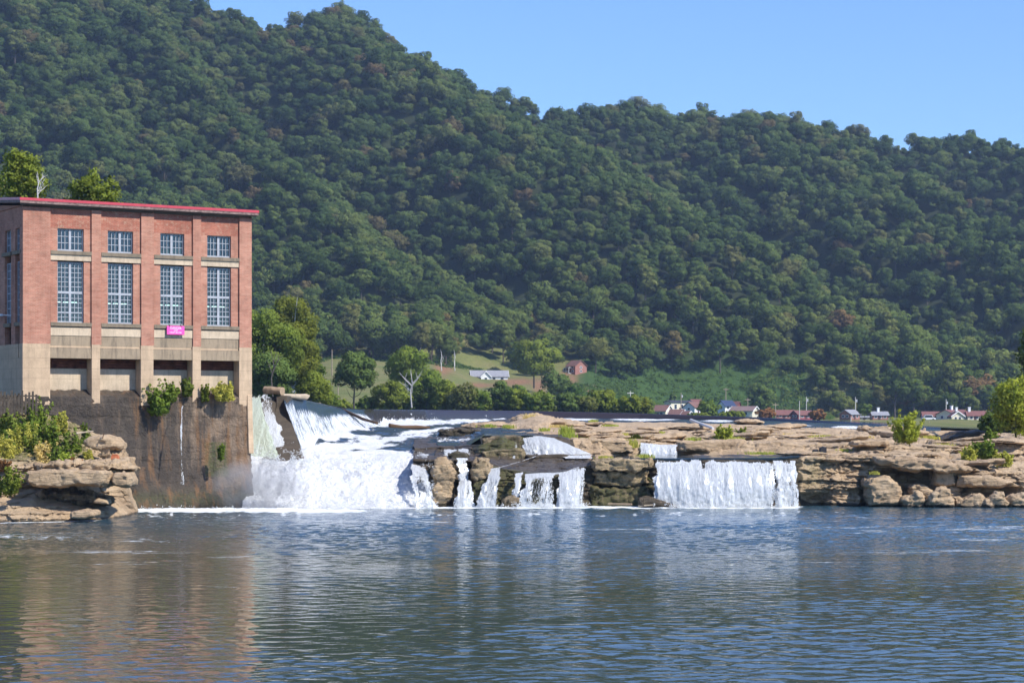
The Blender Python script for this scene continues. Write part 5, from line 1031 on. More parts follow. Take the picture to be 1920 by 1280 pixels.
def house(label, px, yb, D, L, W, he, hr, yaw, wall, roof, win=2, floors=1, chim=None, door=True, cat='house', gwin=1, trim=None, porch=False, name='house'):
    k = D/F; x, _, z = at(px, yb, D); L, W, he, hr = L*k, W*k, he*k, hr*k; zb = min(z, float(ground(x, D)))
    e = empty(name, (x, D, z), math.radians(yaw), label, cat, 'houses of the village across the river')
    b = MB(); b.box(-L/2, L/2, -W/2, W/2, -2.5, he); b.prismx([(-W/2, he), (0, hr), (W/2, he)], -L/2, L/2); b.build('wall', wall, e)
    b = MB(); o = .45; t = .18; s = (hr-he)/(W/2)
    for sg in (-1, 1):
        b.prismx([(sg*(W/2+o), he-s*o), (0, hr+.02), (0, hr+.02+t), (sg*(W/2+o), he-s*o+t)], -L/2-o, L/2+o)
    rf = b.build('roof', roof, e)
    if trim: b = MB(); [b.prismx([(sg*(W/2+o), he-s*o-.12), (0, hr-.1), (0, hr+.25), (sg*(W/2+o), he-s*o+.24)], xx, xx+.08) for sg in (-1, 1) for xx in (-L/2-o-.09, L/2+o+.01)]; b.build('roof_trim', trimw, rf)
    if chim: b = MB(); cx = (chim-.5)*L; b.box(cx-.4, cx+.4, -.35, .35, hr-1.2, hr+1.4); b.box(cx-.5, cx+.5, -.45, .45, hr+1.4, hr+1.55); b.build('chimney', trimw, rf)
    def wn(c, z0, w_, h_, face):
        f = MB(); g = MB(); w2 = w_/2
        if face in 'fb':
            y = -W/2 if face == 'f' else W/2; d = -.06 if face == 'f' else .06
            f.box(c-w2-.12, c+w2+.12, min(y, y+d), max(y, y+d), z0-.12, z0+h_+.12); g.box(c-w2, c+w2, min(y+d, y+d*1.5), max(y+d, y+d*1.5), z0, z0+h_)
        else:
            y = L/2 if face == 'r' else -L/2; d = .06 if face == 'r' else -.06
            f.box(min(y, y+d), max(y, y+d), c-w2-.12, c+w2+.12, z0-.12, z0+h_+.12); g.box(min(y+d, y+d*1.5), max(y+d, y+d*1.5), c-w2, c+w2, z0, z0+h_)
        o = f.build('window', trimw, e); g.build('pane', wdark, o)
    fh = he/floors
    for fl_ in range(floors):
        for i in range(win): wn((-.5+(i+.7)/(win+.4))*L, fl_*fh+fh*.38, min(1.1, L/(win*2.4)), fh*.42, 'f')
        for i in range(gwin):
            for fc in 'lr': wn((-.5+(i+.5)/gwin)*W*.7, fl_*fh+fh*.38, min(1.0, W/(gwin*3)), fh*.42, fc)
    if door: b = MB(); b.box(-L*.08-.45, -L*.08+.45, -W/2-.07, -W/2-.005, 0, min(2.1, he*.85)); b.build('door', doorm, e)
    if porch: b = MB(); b.box(-L/2, L*.1, -W/2-1.6, -W/2-.01, 2.4, 2.55); b.box(-L/2, L*.1, -W/2-1.6, -W/2-.01, -.1, .1); [b.box(a, a+.14, -W/2-1.6, -W/2-1.46, .1, 2.4) for a in (-L/2, -L/4, L*.1-.14)]; b.box(-L/2+.14, L*.1-.14, -W/2-1.55, -W/2-1.5, .7, .95); b.build('porch', trimw, e)
    return e
house('cream gabled house with brown roof at the left end of the village', 1242, 784, 800, 28, 32, 14, 24, -30, cream, r_brown, gwin=2, trim=1)
house('low white house with brown roof and white gable edge beside the cream house', 1270, 785, 792, 26, 20, 9, 17, -25, white, r_brown, trim=1)
house('small white gabled porch house in front of the blue-grey two-storey house', 1288, 786, 785, 14, 24, 6, 15, -40, white, r_brown, win=1, trim=1)
house('two-storey blue-grey and white house with brown hip roof', 1300, 780, 812, 26, 28, 17, 26, 45, white, r_brown, floors=2, win=2)
house('long cream building with flat dark roof behind the village houses', 1272, 774, 850, 50, 22, 20, 23, 32, cream, r_dark, win=3)
house('small cream house with red roof uphill of the two-storey house', 1305, 768, 862, 18, 12, 13, 19, 10, cream, r_red, win=1)
house('white two-storey house with navy blue roof', 1362, 780, 820, 26, 20, 20, 29, 38, white, r_navy, floors=2, win=2)
house('house with long faded pink roof and cream gable right of the navy roof', 1396, 782, 790, 44, 40, 12, 20, -25, cream, r_pink, gwin=1, trim=1)
house('little red-roofed shed behind the navy-roofed house', 1379, 772, 842, 14, 16, 10, 19, -30, maroon, r_red, win=1, cat='shed', name='shed')
house('low red ranch building with dull red roof, left wing', 1471, 784, 762, 34, 14, 8, 15, 8, brickh, r_red, win=3)
house('brown-gabled ranch house with dull red roof and shaded left end', 1507, 785, 758, 44, 24, 8, 15, 30, maroon, r_red, win=3, gwin=2)
house('brick house with grey roof and shaded gable left of the round tree', 1593, 786, 740, 26, 27, 10, 17.5, 42, brickh, r_grey, gwin=2)
house('low cream garage between the two brick houses', 1621, 786.5, 745, 22, 10, 4.5, 6, 3, cream, r_grey, win=1, cat='garage', name='garage')
house('small brick house with grey roof and white chimney right of the round tree', 1648, 787, 740, 30, 18, 9.5, 15, 8, brickh, r_grey, chim=.45, win=3)
house('low blue-grey wing with red roof left of the long cream house', 1746, 788, 745, 34, 14, 9, 16, 4, blueg, r_red, win=2)
house('large house with red roof, grey-blue shaded gable and cream front', 1789, 789, 742, 50, 44, 12, 20.5, 38, cream, r_red, chim=.35, win=3, gwin=2)
house('cream cross-gabled entry in front of the large red-roofed house', 1793, 789.5, 728, 14, 24, 10, 18, -78, cream, r_red, win=1, gwin=2, trim=1, chim=.5)
house('cream house with red roof and tall white chimney at the right', 1829, 789, 740, 34, 16, 11, 18, 4, cream, r_red, chim=.15, win=3)
house('maroon end shed at the right end of the village', 1848, 789, 748, 14, 16, 10, 15, 35, maroon, r_brown, win=1, cat='shed', name='shed')
house('white and brick house with grey roof on the slope above the left bank', 917, 717, 850, 68, 24, 12, 22, 8, white, r_grey, win=4, trim=1)
house('white cross gable of the grey-roofed hillside house', 910, 717.5, 845, 12, 18, 12, 21, -80, white, r_grey, win=1, trim=1)
house('brick house with white porch perched on the hillside above the green slope', 1081, 700, 905, 26, 28, 14, 24, -52, brickh, r_brown, floors=2, win=2, porch=True)
# vehicles
def car(px, yb, D, col, label, yaw=0, ln=4.6, hgt=1.5, kind='parked_car', cat='car'):
    x, _, z = at(px, yb, D); e = empty(kind, (x, D, z), math.radians(yaw), label, cat)
    b = MB(); b.prism([(-ln/2, .35), (-ln/2, .85), (-ln*.38, .95), (-ln*.25, hgt), (ln*.22, hgt), (ln*.33, .95), (ln/2, .82), (ln/2, .35)], -.85, .85); b.build('body', col, e, bevel=.05)
    b = MB(); b.prism([(-ln*.345, .97), (-ln*.24, hgt-.08), (ln*.2, hgt-.08), (ln*.29, .97)], -.87, .87); b.build('window', wdark, e)
    for sx in (-.3, .3):
        for sy in (-1, 1): b = MB(); b.tube([(sx*ln, sy*.72, .34), (sx*ln, sy*.88, .34)], .34, 12); b.build('wheel', blk_m, e)
carw = plain('white_car_paint', (.75, .75, .75), .3, .02); teal = plain('teal_tarp', (.03, .32, .25), .5, .05)
car(1741, 788, 715, carw, 'white van parked before the low blue-grey wing', 0, 4.6, 1.9)
car(1869, 789, 720, carw, 'white car parked at the far right under the trees', 15)
car(886, 716.5, 838, teal, 'teal car parked beside the grey-roofed hillside house', 0, 4.2)
# utility poles
wood_p = plain('pole_wood', (.34, .27, .20), .9, .1); pale_p = plain('pale_pole', (.55, .52, .47), .8, .05); insul = plain('grey_transformer', (.5, .52, .54), .5)
for i, (px, yb, yt, D, arm, tr, pm, lab) in enumerate([
    (622.5, 696, 655, 700, 0, 0, wood_p, 'thin dark pole standing in the meadow above the log'), (634, 752, 718, 540, 0, 0, wood_p, 'dark pole beside the dark round riverbank tree'), (928, 772, 748, 470, 1, 0, pale_p, 'short pale pole among the riverbank trees'),
    (1182, 768, 733, 700, 1, 0, pale_p, 'pale pole left of the village near the green slope'), (1277, 772, 736, 835, 0, 1, wood_p, 'pole with a small transformer behind the long cream building'), (1361, 760, 727, 850, 1, 0, wood_p, 'wooden pole with crossarm rising behind the navy roof'),
    (1402, 780, 746, 800, 1, 0, wood_p, 'pole with crossarm behind the long pink roof'), (1454, 786, 755, 745, 1, 0, wood_p, 'brown pole left of the low red ranch building'), (1499, 788, 751, 730, 0, 0, pale_p, 'tall pale pole in front of the ranch houses'),
    (1512, 772, 743, 800, 0, 1, pale_p, 'pole with dark transformer behind the ranch houses'), (1604, 775, 744, 790, 0, 1, pale_p, 'pole with transformer behind the grey-roofed brick house'), (1774, 775, 748, 800, 0, 1, pale_p, 'pole with transformer behind the large red-roofed house'),
    (1595.5, 792, 781, 560, 0, 0, pale_p, 'short white post on the lawn before the brick house'), (1742, 797, 789, 540, 0, 0, wood_p, 'short brown post on the lawn near the water')]):
    x, _, z = at(px, yb, D); h = (yb-yt)*D/F; r = max(.13, D*.00022)
    e = empty('utility_pole' if h > 4 else 'post', (x, D, z), .25, lab, 'utility pole' if h > 4 else 'post', 'utility poles across the river' if h > 4 else None)
    b = MB(); b.tube([(0, 0, -1.5), (0, 0, h)], [r*1.2, r*.8], 8); b.build('shaft', pm, e)
    if arm: b = MB(); b.box(-1.1, 1.1, -.1, .1, h-.75, h-.52); b.build('crossarm', pm, e)
    if tr: b = MB(); b.tube([(.42, 0, h-1.9), (.42, 0, h-.9)], .28, 10); b.build('transformer', insul, e)
# ---------------------------------------------------------------- single trees, shrubs and grass
def tree(px, yb, yt, wpx, D, mat, label, trunk=.25, bk=None, seed=0, dens=1.0, leaf=None, group=None, low=-.5, lean=0, depth=1.0, gappy=1.0, zbase=None, cat='tree', name='tree', rbs=1.0):
    rg = np.random.default_rng(seed+500); k = D/F; x, _, z = at(px, yb, D); H = (yb-yt)*k; R = wpx*k/2; c0 = H*trunk; cz = (H+c0)/2; rz = (H-c0)/2
    if zbase is not None: H += z-zbase; cz += z-zbase; c0 += z-zbase; z = zbase
    e = empty(name, (x, D, z), 0, label, cat, group)
    rb = max(min(R, rz)*.36*rbs, .12); nb = int((34 if trunk < .1 else 28)*gappy/rbs**1.6*max(1, (R*rz)**.5/min(R, rz)))
    if trunk < .1: low = -1.0
    elif trunk < .2: low = -.8
    bl = crown_blobs(rg, (lean*R, 0, cz), (R*.92, R*.92*depth, rz*.9), nb, rb, low)
    bl[:, 2] = np.maximum(bl[:, 2], c0*.6+rb*.5)
    if cat == 'bush' and D < 200:      # arching shoots instead of a closed crown
        q = []
        for s_ in range(int(15+6*gappy)):
            a = rg.uniform(0, 6.283); o_ = rg.uniform(0, .55); sx, sy = math.cos(a)*o_*R, math.sin(a)*o_*R*depth; out = rg.uniform(.15, 1.05); hh = H*rg.uniform(.35, 1.05)*(1-.3*out*out)
            for t in (.15, .4, .65, .85, 1.0):
                r0 = min(R, H)*(.24-.13*t)*rg.uniform(.7, 1.2); q.append([sx+math.cos(a)*(out-o_)*R*t**1.3, sy+math.sin(a)*(out-o_)*R*depth*t**1.3, max(r0*.4, hh*t), r0, r0, r0])
        bl = np.array(q)
    lf = leaf or max(.09, D*.00105); area = sum((b_[3]**2)*9 for b_ in bl); per = min(900, max(30, 1.15*dens*area/(lf*lf*.45)/len(bl)))
    V, Q, lv = cloud(rg, bl, per, lf, .15, .65, (.45, 1.3) if D < 200 else (.6, 1.18)); sn = cloud.sn
    core = np.array([[lean*R, 0, cz, R*.5, R*.5*depth, rz*.55]]); V2, Q2, lv2 = cloud(rg, core, per*1.6, lf*1.5, 0, .5); sn = np.vstack([sn, cloud.sn])
    link('crown', npmesh('crown', np.vstack([V, V2]), np.vstack([Q, Q2+len(V)]), mat, attrs={'lv': np.concatenate([lv, lv2]), 'sn': sn}), e)
    mb = MB(); limbs(mb, random.Random(seed), max(c0*.8, H*.12), H*.82, max(.03, H*.014), R*.75, 6, root=0.1 if (D < 200 and trunk < .2) else 1.0); mb.build('trunk', bk or bark, e)
    return e
GR = 'trees along the far riverbank'
tree(494, 750, 572, 128, 300, bank_leaf, 'tall grey-green tree right behind the powerhouse corner', .05, pale_bark, 1, 1.1)
tree(548, 750, 553, 108, 310, gold_leaf, 'tall tree with golden yellow top beside the powerhouse', .05, pale_bark, 2, 1.1)
tree(578, 752, 640, 62, 330, bank_leaf, 'green lower tree at the right edge of the golden tree', .05, bark, 3)
tree(505, 752, 665, 90, 290, dark_leaf, 'dark leafy lower growth behind the big log', .0, bark, 4, 1.2)
tree(588, 770, 700, 70, 300, sun_leaf, 'yellow-green bush behind the driftwood on the spillway', .0, bark, 5)
tree(612, 772, 728, 50, 330, bank_leaf, 'low bush left of the dark round tree', .0, bark, 6)
tree(664, 768, 662, 76, 430, dark_leaf, 'dark rounded tree standing alone before the meadow', .22, bark, 7, 1.3, group=GR)
tree(690, 770, 742, 40, 440, bank_leaf, 'small green bush at the foot of the dark round tree', .0, bark, 8)
tree(733, 775, 712, 78, 440, sun_leaf, 'bright yellow-green bushy tree on the riverbank', .05, bark, 9, group=GR)
tree(765, 772, 648, 74, 480, bank_leaf, 'tall tree behind the bare white limbs', .2, pale_bark, 10, group=GR)
tree(800, 775, 690, 66, 450, bank_leaf, 'brownish green tree right of the bare white limbs', .05, bark, 11, group=GR)
tree(838, 775, 712, 54, 445, sun_leaf, 'light green round tree behind the foaming weir', .05, bark, 12, group=GR)
tree(868, 776, 720, 56, 440, bank_leaf, 'mid green tree below the grey-roofed hillside house', .05, bark, 13, group=GR)
tree(898, 777, 728, 50, 440, bank_leaf, 'green tree left of the short pale pole', .05, bark, 14, group=GR)
tree(945, 777, 715, 50, 450, dark_leaf, 'dark green tree right of the short pale pole', .05, bark, 15, group=GR)
tree(972, 778, 730, 48, 445, red_leaf if 0 else sun_leaf, 'yellowing tree above the rock mound', .05, bark, 16, group=GR)
tree(1010, 779, 732, 62, 440, bank_leaf, 'pale green spreading tree behind the rock mound', .05, bark, 17, group=GR)
tree(1062, 780, 735, 58, 450, dark_leaf, 'dark shady riverbank tree in the middle of the bank', .05, bark, 18, group=GR)
tree(1100, 780, 742, 44, 450, bank_leaf, 'low green tree on the bank below the hill house', .05, bark, 19, group=GR)
tree(1132, 780, 728, 58, 460, sun_leaf, 'light green dome-shaped tree below the green slope', .05, bark, 20, group=GR)
tree(1168, 781, 748, 40, 470, bank_leaf, 'small tree left of the pale pole', .05, bark, 21, group=GR)
tree(1203, 784, 745, 40, 560, bank_leaf, 'tree left of the cream gabled house', .05, bark, 22, group=GR)
tree(1328, 786, 750, 44, 640, bank_leaf, 'leafy tree between the two-storey house and the navy-roofed house', .05, bark, 23, group=GR)
tree(1310, 788, 772, 50, 600, sun_leaf, 'low yellow-green hedge right of the two-storey house', .0, bark, 24, cat='hedge', name='hedge')
tree(1372, 788, 769, 66, 600, sun_leaf, 'long low hedge before the navy-roofed house', .0, bark, 25, cat='hedge', name='hedge')
tree(1428, 786, 722, 44, 810, dark_leaf, 'dark tall tree right of the pink-roofed house', .1, bark, 26)
tree(1436, 788, 764, 40, 700, red_leaf, 'rusty brown bush right of the cream gable', .0, bark, 27, cat='bush', name='bush')
tree(1532, 788, 767, 34, 700, red_leaf, 'brown bush at the right end of the ranch houses', .0, bark, 28, cat='bush', name='bush')
tree(1621, 789, 756, 25, 700, dark_leaf, 'small round dark green lawn tree between the brick houses', .28, bark, 29)
tree(1001, 722, 634, 88, 760, sun_leaf, 'large light green tree on the slope right of the grey-roofed house', .15, bark, 30, leaf=.8)
tree(1040, 752, 694, 52, 700, dark_leaf, 'dark tree below the large light green tree', .1, bark, 31, leaf=.7)
tree(965, 765, 722, 44, 600, bank_leaf, 'small tree on the slope below the large light green tree', .05, bark, 32)
tree(1075, 748, 722, 30, 640, kudzu_leaf, 'bright green vine-covered tree under the brick hill house', .0, bark, 33)
tree(1262, 770, 736, 14, 860, dark_leaf, 'dark pointed cedar left of the long cream building', .0, bark, 34)
tree(1215, 768, 745, 28, 780, bank_leaf, 'bush at the foot of the green slope', .0, bark, 35, cat='bush', name='bush')
tree(40, 420, 276, 100, 162, sun_leaf, 'sunlit yellow-green treetop rising over the left end of the roof', .1, bark, 36, .7, leaf=.22, gappy=1.0, zbase=1.0, depth=.7, rbs=.8)
tree(172, 440, 318, 105, 166, sun_leaf, 'sparse treetop poking up behind the powerhouse roof', .2, bark, 37, .6, leaf=.24, gappy=1.0, zbase=1.0, depth=.7, rbs=.7)
tree(-30, 440, 300, 90, 168, bank_leaf, 'tree at the left picture edge behind the powerhouse', .1, bark, 38, .8, leaf=.26, zbase=1.0)
tree(1905, 826, 700, 88, 168, rock_bush, 'sunlit tree leaning over the right bank', .05, bark, 39, 1.0, leaf=.2, gappy=1.3, depth=1.2, rbs=.75)
tree(1960, 815, 560, 92, 176, dark_leaf, 'tall dark tree at the right picture edge', .1, bark, 40, 1.0, leaf=.24, gappy=1.3)
tree(1862, 815, 772, 50, 174, dark_leaf, 'dark low growth in the shade of the right bank trees', .0, bark, 41, 1.0, leaf=.2)
tree(1990, 825, 690, 110, 160, bank_leaf, 'tree beyond the right picture edge shading the rocks', .1, bark, 42, 1.0, leaf=.24)
_rf = random.Random(12)
_bm = [bank_leaf, sun_leaf, bank_leaf, dark_leaf, gold_leaf]; _bw = ['mid green', 'yellow-green', 'leafy grey-green', 'dark green', 'yellowing']
for i in range(24):
    px = 640+i*24.5+_rf.uniform(-6, 6); hh = _rf.uniform(20, 40); kk = _rf.choice([0, 1, 2, 0, 1, 3, 4]) if i % 4 else 1
    side = ['left of the dark round tree', 'near the bare white-limbed tree', 'behind the foaming weir', 'left of the rock mound', 'behind the rock mound', 'below the brick hill house', 'left of the village'][min(6, int((px-600)/90))]
    tree(px, 781, 781-hh, _rf.uniform(34, 60), 462+_rf.uniform(-14, 26), _bm[kk], '%s riverbank bush %s, %s' % (_bw[kk], side, 'tall' if hh > 36 else 'medium' if hh > 29 else 'low'), .0, bark, 300+i, 1.0, cat='bush', name='bush', group='bushes lining the far riverbank', gappy=.8)
# lone shrubs on the rocks
tree(1700, 828, 766, 68, 150, rock_bush, 'lone round yellow-green bush growing on the bare rocks', .10, bark, 50, 1.1, leaf=.125, gappy=1.5, cat='bush', name='bush', rbs=.8)
tree(1357, 826, 796, 42, 156, rock_bush, 'leafy green bush beside the pale fallen pole on the rocks', .0, bark, 51, 1.0, leaf=.14, cat='bush', name='bush', rbs=.8)
tree(1392, 816, 801, 30, 165, sun_leaf, 'small weedy shrub right of the leafy rock bush', .0, bark, 52, .5, leaf=.12, cat='bush', name='bush')
for i, (px, yb, yt, w_, D, mt, lab) in enumerate([
    (1845, 858, 822, 60, 143.5, bush_leaf, 'leafy shrub hanging over the right rock ledge'), (1815, 862, 838, 40, 142.5, grass_m, 'weedy shrub left of the hanging shrub'), (1880, 872, 842, 50, 142.8, grass_m, 'scrubby brown-green growth at the right rock edge'),
    (1855, 822, 806, 30, 160, bush_leaf, 'small bright shrub in front of the shaded slab'),
    (298, 776, 712, 60, 133.9, bush_leaf, 'big green bush hanging from the third water opening'), (320, 752, 708, 34, 134.4, bush_leaf, 'leafy sprig beside the hanging bush'), (350, 742, 706, 28, 135.2, bush_leaf, 'small green shrub in the right corner of the third opening'),
    (385, 752, 718, 20, 135.8, sun_leaf, 'yellow-green weed at the left of the fourth opening'), (420, 748, 716, 60, 136.1, grass_m, 'dry grassy tuft filling the fourth water opening'),
    (414, 862, 830, 16, 135.0, bush_leaf, 'small fern growing on the wet footing'),
    (70, 800, 745, 62, 128.5, bush_leaf, 'bright leafy bush against the base of the powerhouse'), (18, 812, 766, 60, 127.5, bush_leaf, 'leafy bush at the left picture edge below the fence'), (100, 842, 778, 60, 126.5, bush_leaf, 'green bush in the middle of the left bank'),
    (45, 850, 792, 80, 125.5, grass_m, 'grassy yellow-green scrub on the left bank slope'), (135, 860, 796, 56, 126.0, bush_leaf, 'bushy shrub left of the capping boulder'), (160, 836, 792, 22, 127, bush_leaf, 'thin shrub with arching twigs above the boulder'),
    (10, 868, 815, 70, 124.0, grass_m, 'weedy scrub low on the left edge of the bank'), (85, 872, 828, 70, 123.8, dry_grass_m, 'brownish dry weeds above the rock layers'), (125, 872, 846, 40, 122.8, grass_m, 'low green weeds at the rock edge'),
    (62, 824, 776, 70, 127.0, bush_leaf, 'wide leafy bush below the bright one by the powerhouse base'), (112, 812, 772, 50, 128.0, grass_m, 'tall pale green weeds against the stone footing'), (70, 862, 806, 60, 124.6, bush_leaf, 'green creeping growth in the middle of the bank slope'),
    (28, 836, 790, 60, 126.0, bush_leaf, 'tangled green growth at the left of the bank slope'), (108, 866, 826, 50, 123.6, bush_leaf, 'small dark green shrub above the brown weeds'), (5, 852, 812, 50, 125.2, bush_leaf, 'leafy growth cut by the left picture edge'),
    (20, 925, 874, 64, 117.8, sun_leaf, 'bright yellow-green shrub in front of the rock hollow'), (-12, 930, 888, 40, 118.2, bush_leaf, 'shrub at the left frame edge beside the yellow-green one'), (140, 876, 858, 28, 121.8, red_leaf, 'small reddish bush on the left rock layers'),
    (8, 882, 860, 30, 121.5, red_leaf, 'rusty weeds at the left edge above the shrub'), (165, 862, 842, 26, 122.2, grass_m, 'green tuft beside the broken stones')]):
    tree(px, yb, yt, w_, D, mt, lab, .0, bark, 60+i, .75, leaf=.15 if D > 130 else .13, cat='bush', name='bush', rbs=.85, depth=.8, group='shrubs on the rocks and bank')
# bare dead tree with white limbs
def bare(px, yb, yt, D, spread, label, mat, seed, r0, n=7, name='bare_tree'):
    rr = random.Random(seed); k = D/F; x, _, z = at(px, yb, D); H = (yb-yt)*k; e = empty(name, (x, D, z), 0, label, 'bare tree'); b = MB(); b2 = MB()
    b.tube([(0, 0, -1), (-.04*H, 0, H*.35), (.02*H, 0, H*.6), (-.05*H, 0, H)], [r0, r0*.8, r0*.6, r0*.15], 7)
    for i in range(n):
        t = rr.uniform(.15, .7); a = rr.uniform(-1, 1); p = Vector((0, 0, H*t)); q = p+Vector((a*spread*.6, rr.uniform(-.5, .5), H*.2)); s = q+Vector((a*spread*.5, 0, H*.18*rr.uniform(.2, 1.4)))
        b2.tube([p, q, s], [r0*.55, r0*.4, r0*.12], 5); b2.tube([q, q+Vector((-a*spread*.2, .2, H*.2))], [r0*.3, r0*.08], 4)
    b.build('trunk', mat, e); b2.build('branch', mat, e); return e
bare(772, 755, 692, 428, 2.6, 'dead tree with bare white limbs on the far bank', plain('grey_limbs', (.42, .40, .36), .9), 3, .17, 8)
bare(512, 738, 655, 285, 1.6, 'pale leaning dead trunk among the leaves by the powerhouse', bark, 5, .12, 4)
bare(72, 372, 322, 158, 1.0, 'bare pale twigs beside the treetop above the roof', pale_bark, 6, .06, 7)
bare(828, 690, 655, 800, 1.0, 'slim pale trunk at the wood edge above the meadow', pale_bark, 8, .2, 3)
bare(853, 690, 655, 800, 1.0, 'second slim pale trunk at the wood edge above the meadow', pale_bark, 9, .18, 2)
bare(1688, 735, 695, 880, 1.5, 'pale bare trunk showing among the trees behind the village', bark, 10, .3, 4)
# grass tufts on the rocks: upright blades
def tuft(px, yb, D, wpx, hpx, mat, label, seed, n=160, group='grass tufts on the rock platform'):
    r = np.random.default_rng(seed); k = D/F; x, _, z = at(px, yb, D); w, h = wpx*k, hpx*k
    bx = r.normal(size=n)*w*.25; by = r.normal(size=n)*w*.3; ln = h*r.uniform(.5, 1.1, n); a = r.uniform(0, 6.28, n); ds = ln*r.uniform(.1, .6, n); t = np.maximum(.02, D*.00018)*r.uniform(.7, 1.4, n)
    B = np.stack([bx, by, -0.05+0*bx], -1); M_ = B+np.stack([np.cos(a)*ds*.35, np.sin(a)*ds*.35, ln*.6], -1); T = B+np.stack([np.cos(a)*ds, np.sin(a)*ds, ln], -1); s = np.stack([t, 0*t, 0*t], -1)
    V = np.stack([B-s, B+s, M_+s*.7, M_-s*.7, T], 1).reshape(-1, 3); i = np.arange(n)[:, None]*5
    Q = np.concatenate([i+np.array([[0, 1, 2]]), i+np.array([[0, 2, 3]]), i+np.array([[3, 2, 4]])])
    o = link('grass_tuft', npmesh('grass_tuft', V, Q, mat, attrs={'lv': np.repeat(r.uniform(0, 1, n), 5)}), None, (x, D, z)); return tag(o, label, 'grass tuft', group)
LAND = [(1010, 'the rock mound'), (1085, 'the stained ledge above the mossy cliff'), (1190, 'the small upper fall'), (1357, 'the leafy rock bush'), (1560, 'the dark iron lump'), (1700, 'the lone round bush'), (1850, 'the hanging shrub')]
for i, (px, yb, D, w_, h_, mt, nm, lab) in enumerate([
    (992, 795, 230, 22, 22, dry_grass_m, 0, 'tall yellow grass tuft on top of the rock mound'), (1005, 800, 220, 16, 8, grass_m, 0, 'short green tuft at the foot of the rock mound'), (918, 800, 196, 20, 7, grass_m, 0, 'flat green tuft on the low slab left of the mound'),
    (952, 802, 190, 22, 8, grass_m, 0, 'green tuft between the low slab and the mound'), (1022, 808, 175, 20, 8, grass_m, 0, 'green tuft above the bright white chute'), (1062, 815, 158, 24, 20, grass_m, 0, 'tall green tuft at the top right of the white chute'),
    (1068, 826, 153, 30, 18, grass_m, 0, 'broad yellow-green tuft hanging beside the white chute'), (1095, 834, 151.5, 32, 16, grass_m, 0, 'wide weedy tuft on the stained ledge'), (1045, 800, 190, 30, 6, dry_grass_m, 0, 'flat yellow tuft right of the mound'),
    (1112, 790, 230, 14, 5, grass_m, 0, 'tiny green tuft near the weir foam'), (1145, 798, 200, 24, 4, grass_m, 0, 'thin strip of grass in the middle of the platform'), (1182, 838, 152.5, 26, 18, grass_m, 0, 'green tuft just left of the small upper fall'),
    (1192, 822, 158, 14, 10, sun_leaf, 0, 'small leafy tuft above the small upper fall'), (1165, 815, 165, 22, 6, grass_m, 0, 'low tuft on the bare rock left of the upper fall'), (1235, 812, 172, 20, 6, grass_m, 0, 'low grass above the small upper fall'),
    (1302, 826, 157, 30, 9, grass_m, 0, 'green tuft left of the leafy rock bush'), (1372, 824, 156, 40, 8, grass_m, 0, 'grass spilling round the foot of the leafy rock bush'), (1430, 850, 150.0, 60, 6, grass_m, 0, 'line of grass along the top of the curtain fall ledge'),
    (1475, 851, 148, 30, 5, grass_m, 0, 'short grass right end of the curtain fall ledge'), (1500, 853, 146.5, 22, 8, grass_m, 0, 'dark green tuft left of the iron lump'), (1530, 853, 145.5, 34, 8, grass_m, 0, 'broad green tuft below the iron lump'),
    (1582, 846, 148, 24, 7, grass_m, 0, 'yellow-green tuft right of the iron lump'), (1490, 815, 175, 50, 5, dry_grass_m, 0, 'dry grass strip on the upper shelf'), (1545, 818, 172, 50, 5, grass_m, 0, 'grass strip left of the lone round bush'),
    (1620, 820, 170, 30, 5, dry_grass_m, 0, 'dry tufts beside the pale cracked shelf'), (1650, 851, 145, 50, 5, grass_m, 0, 'grass growing under the dark shadowed slab'), (1772, 840, 152, 34, 12, grass_m, 0, 'weedy tuft between the lone bush and the hanging shrub'),
    (1745, 822, 170, 30, 8, grass_m, 0, 'green tuft right of the lone bush'), (1640, 888, 137.4, 14, 7, grass_m, 0, 'tiny tuft clinging above the big tan block'), (1210, 858, 141, 30, 10, grass_m, 0, 'moss-green tuft at the lip left of the curtain fall'),
    (1135, 858, 141, 24, 6, grass_m, 0, 'small tuft on the lip of the mossy cliff')]):
    tuft(px, yb, D, w_, h_, mt, lab, 900+i, n=140)
# kudzu and rank growth on the slope under the wood
r = np.random.default_rng(8); P = []
while len(P) < 3600:
    px, D = r.uniform(1040, 1560), r.uniform(560, 938)
    if D < np.interp(px, [1040, 1080, 1120, 1200, 1260, 1540], [720, 720, 700, 700, 760, 780]) or (D > 935): continue
    if (px < 1115 and 850 < D): continue
    if any(abs(px-h) < wd and D < dd for h, wd, dd in ((1270, 45, 880), (1385, 45, 860), (1500, 50, 800))): continue
    x = (px-960)*D/F; P.append((x, D, float(ground(x, D))-.3))
for j in range(1500):
    px, D = r.uniform(560, 900), r.uniform(815, 900); x = (px-960)*D/F
    if not lawn_zone(px, D): P.append((x, D, float(ground(x, D))-.3))
P = np.array(P); bl = np.concatenate([P, r.uniform(.9, 2.2, (len(P), 1)), r.uniform(.9, 2.0, (len(P), 1)), r.uniform(.5, 1.5, (len(P), 1))], 1)
kz = link('ground_cover', mesh_cloud('ground_cover', r, bl, 26, .75, kudzu_leaf)); tag(kz, 'bright green vines and rank growth covering the slope below the wood', 'ground cover', kind='stuff')
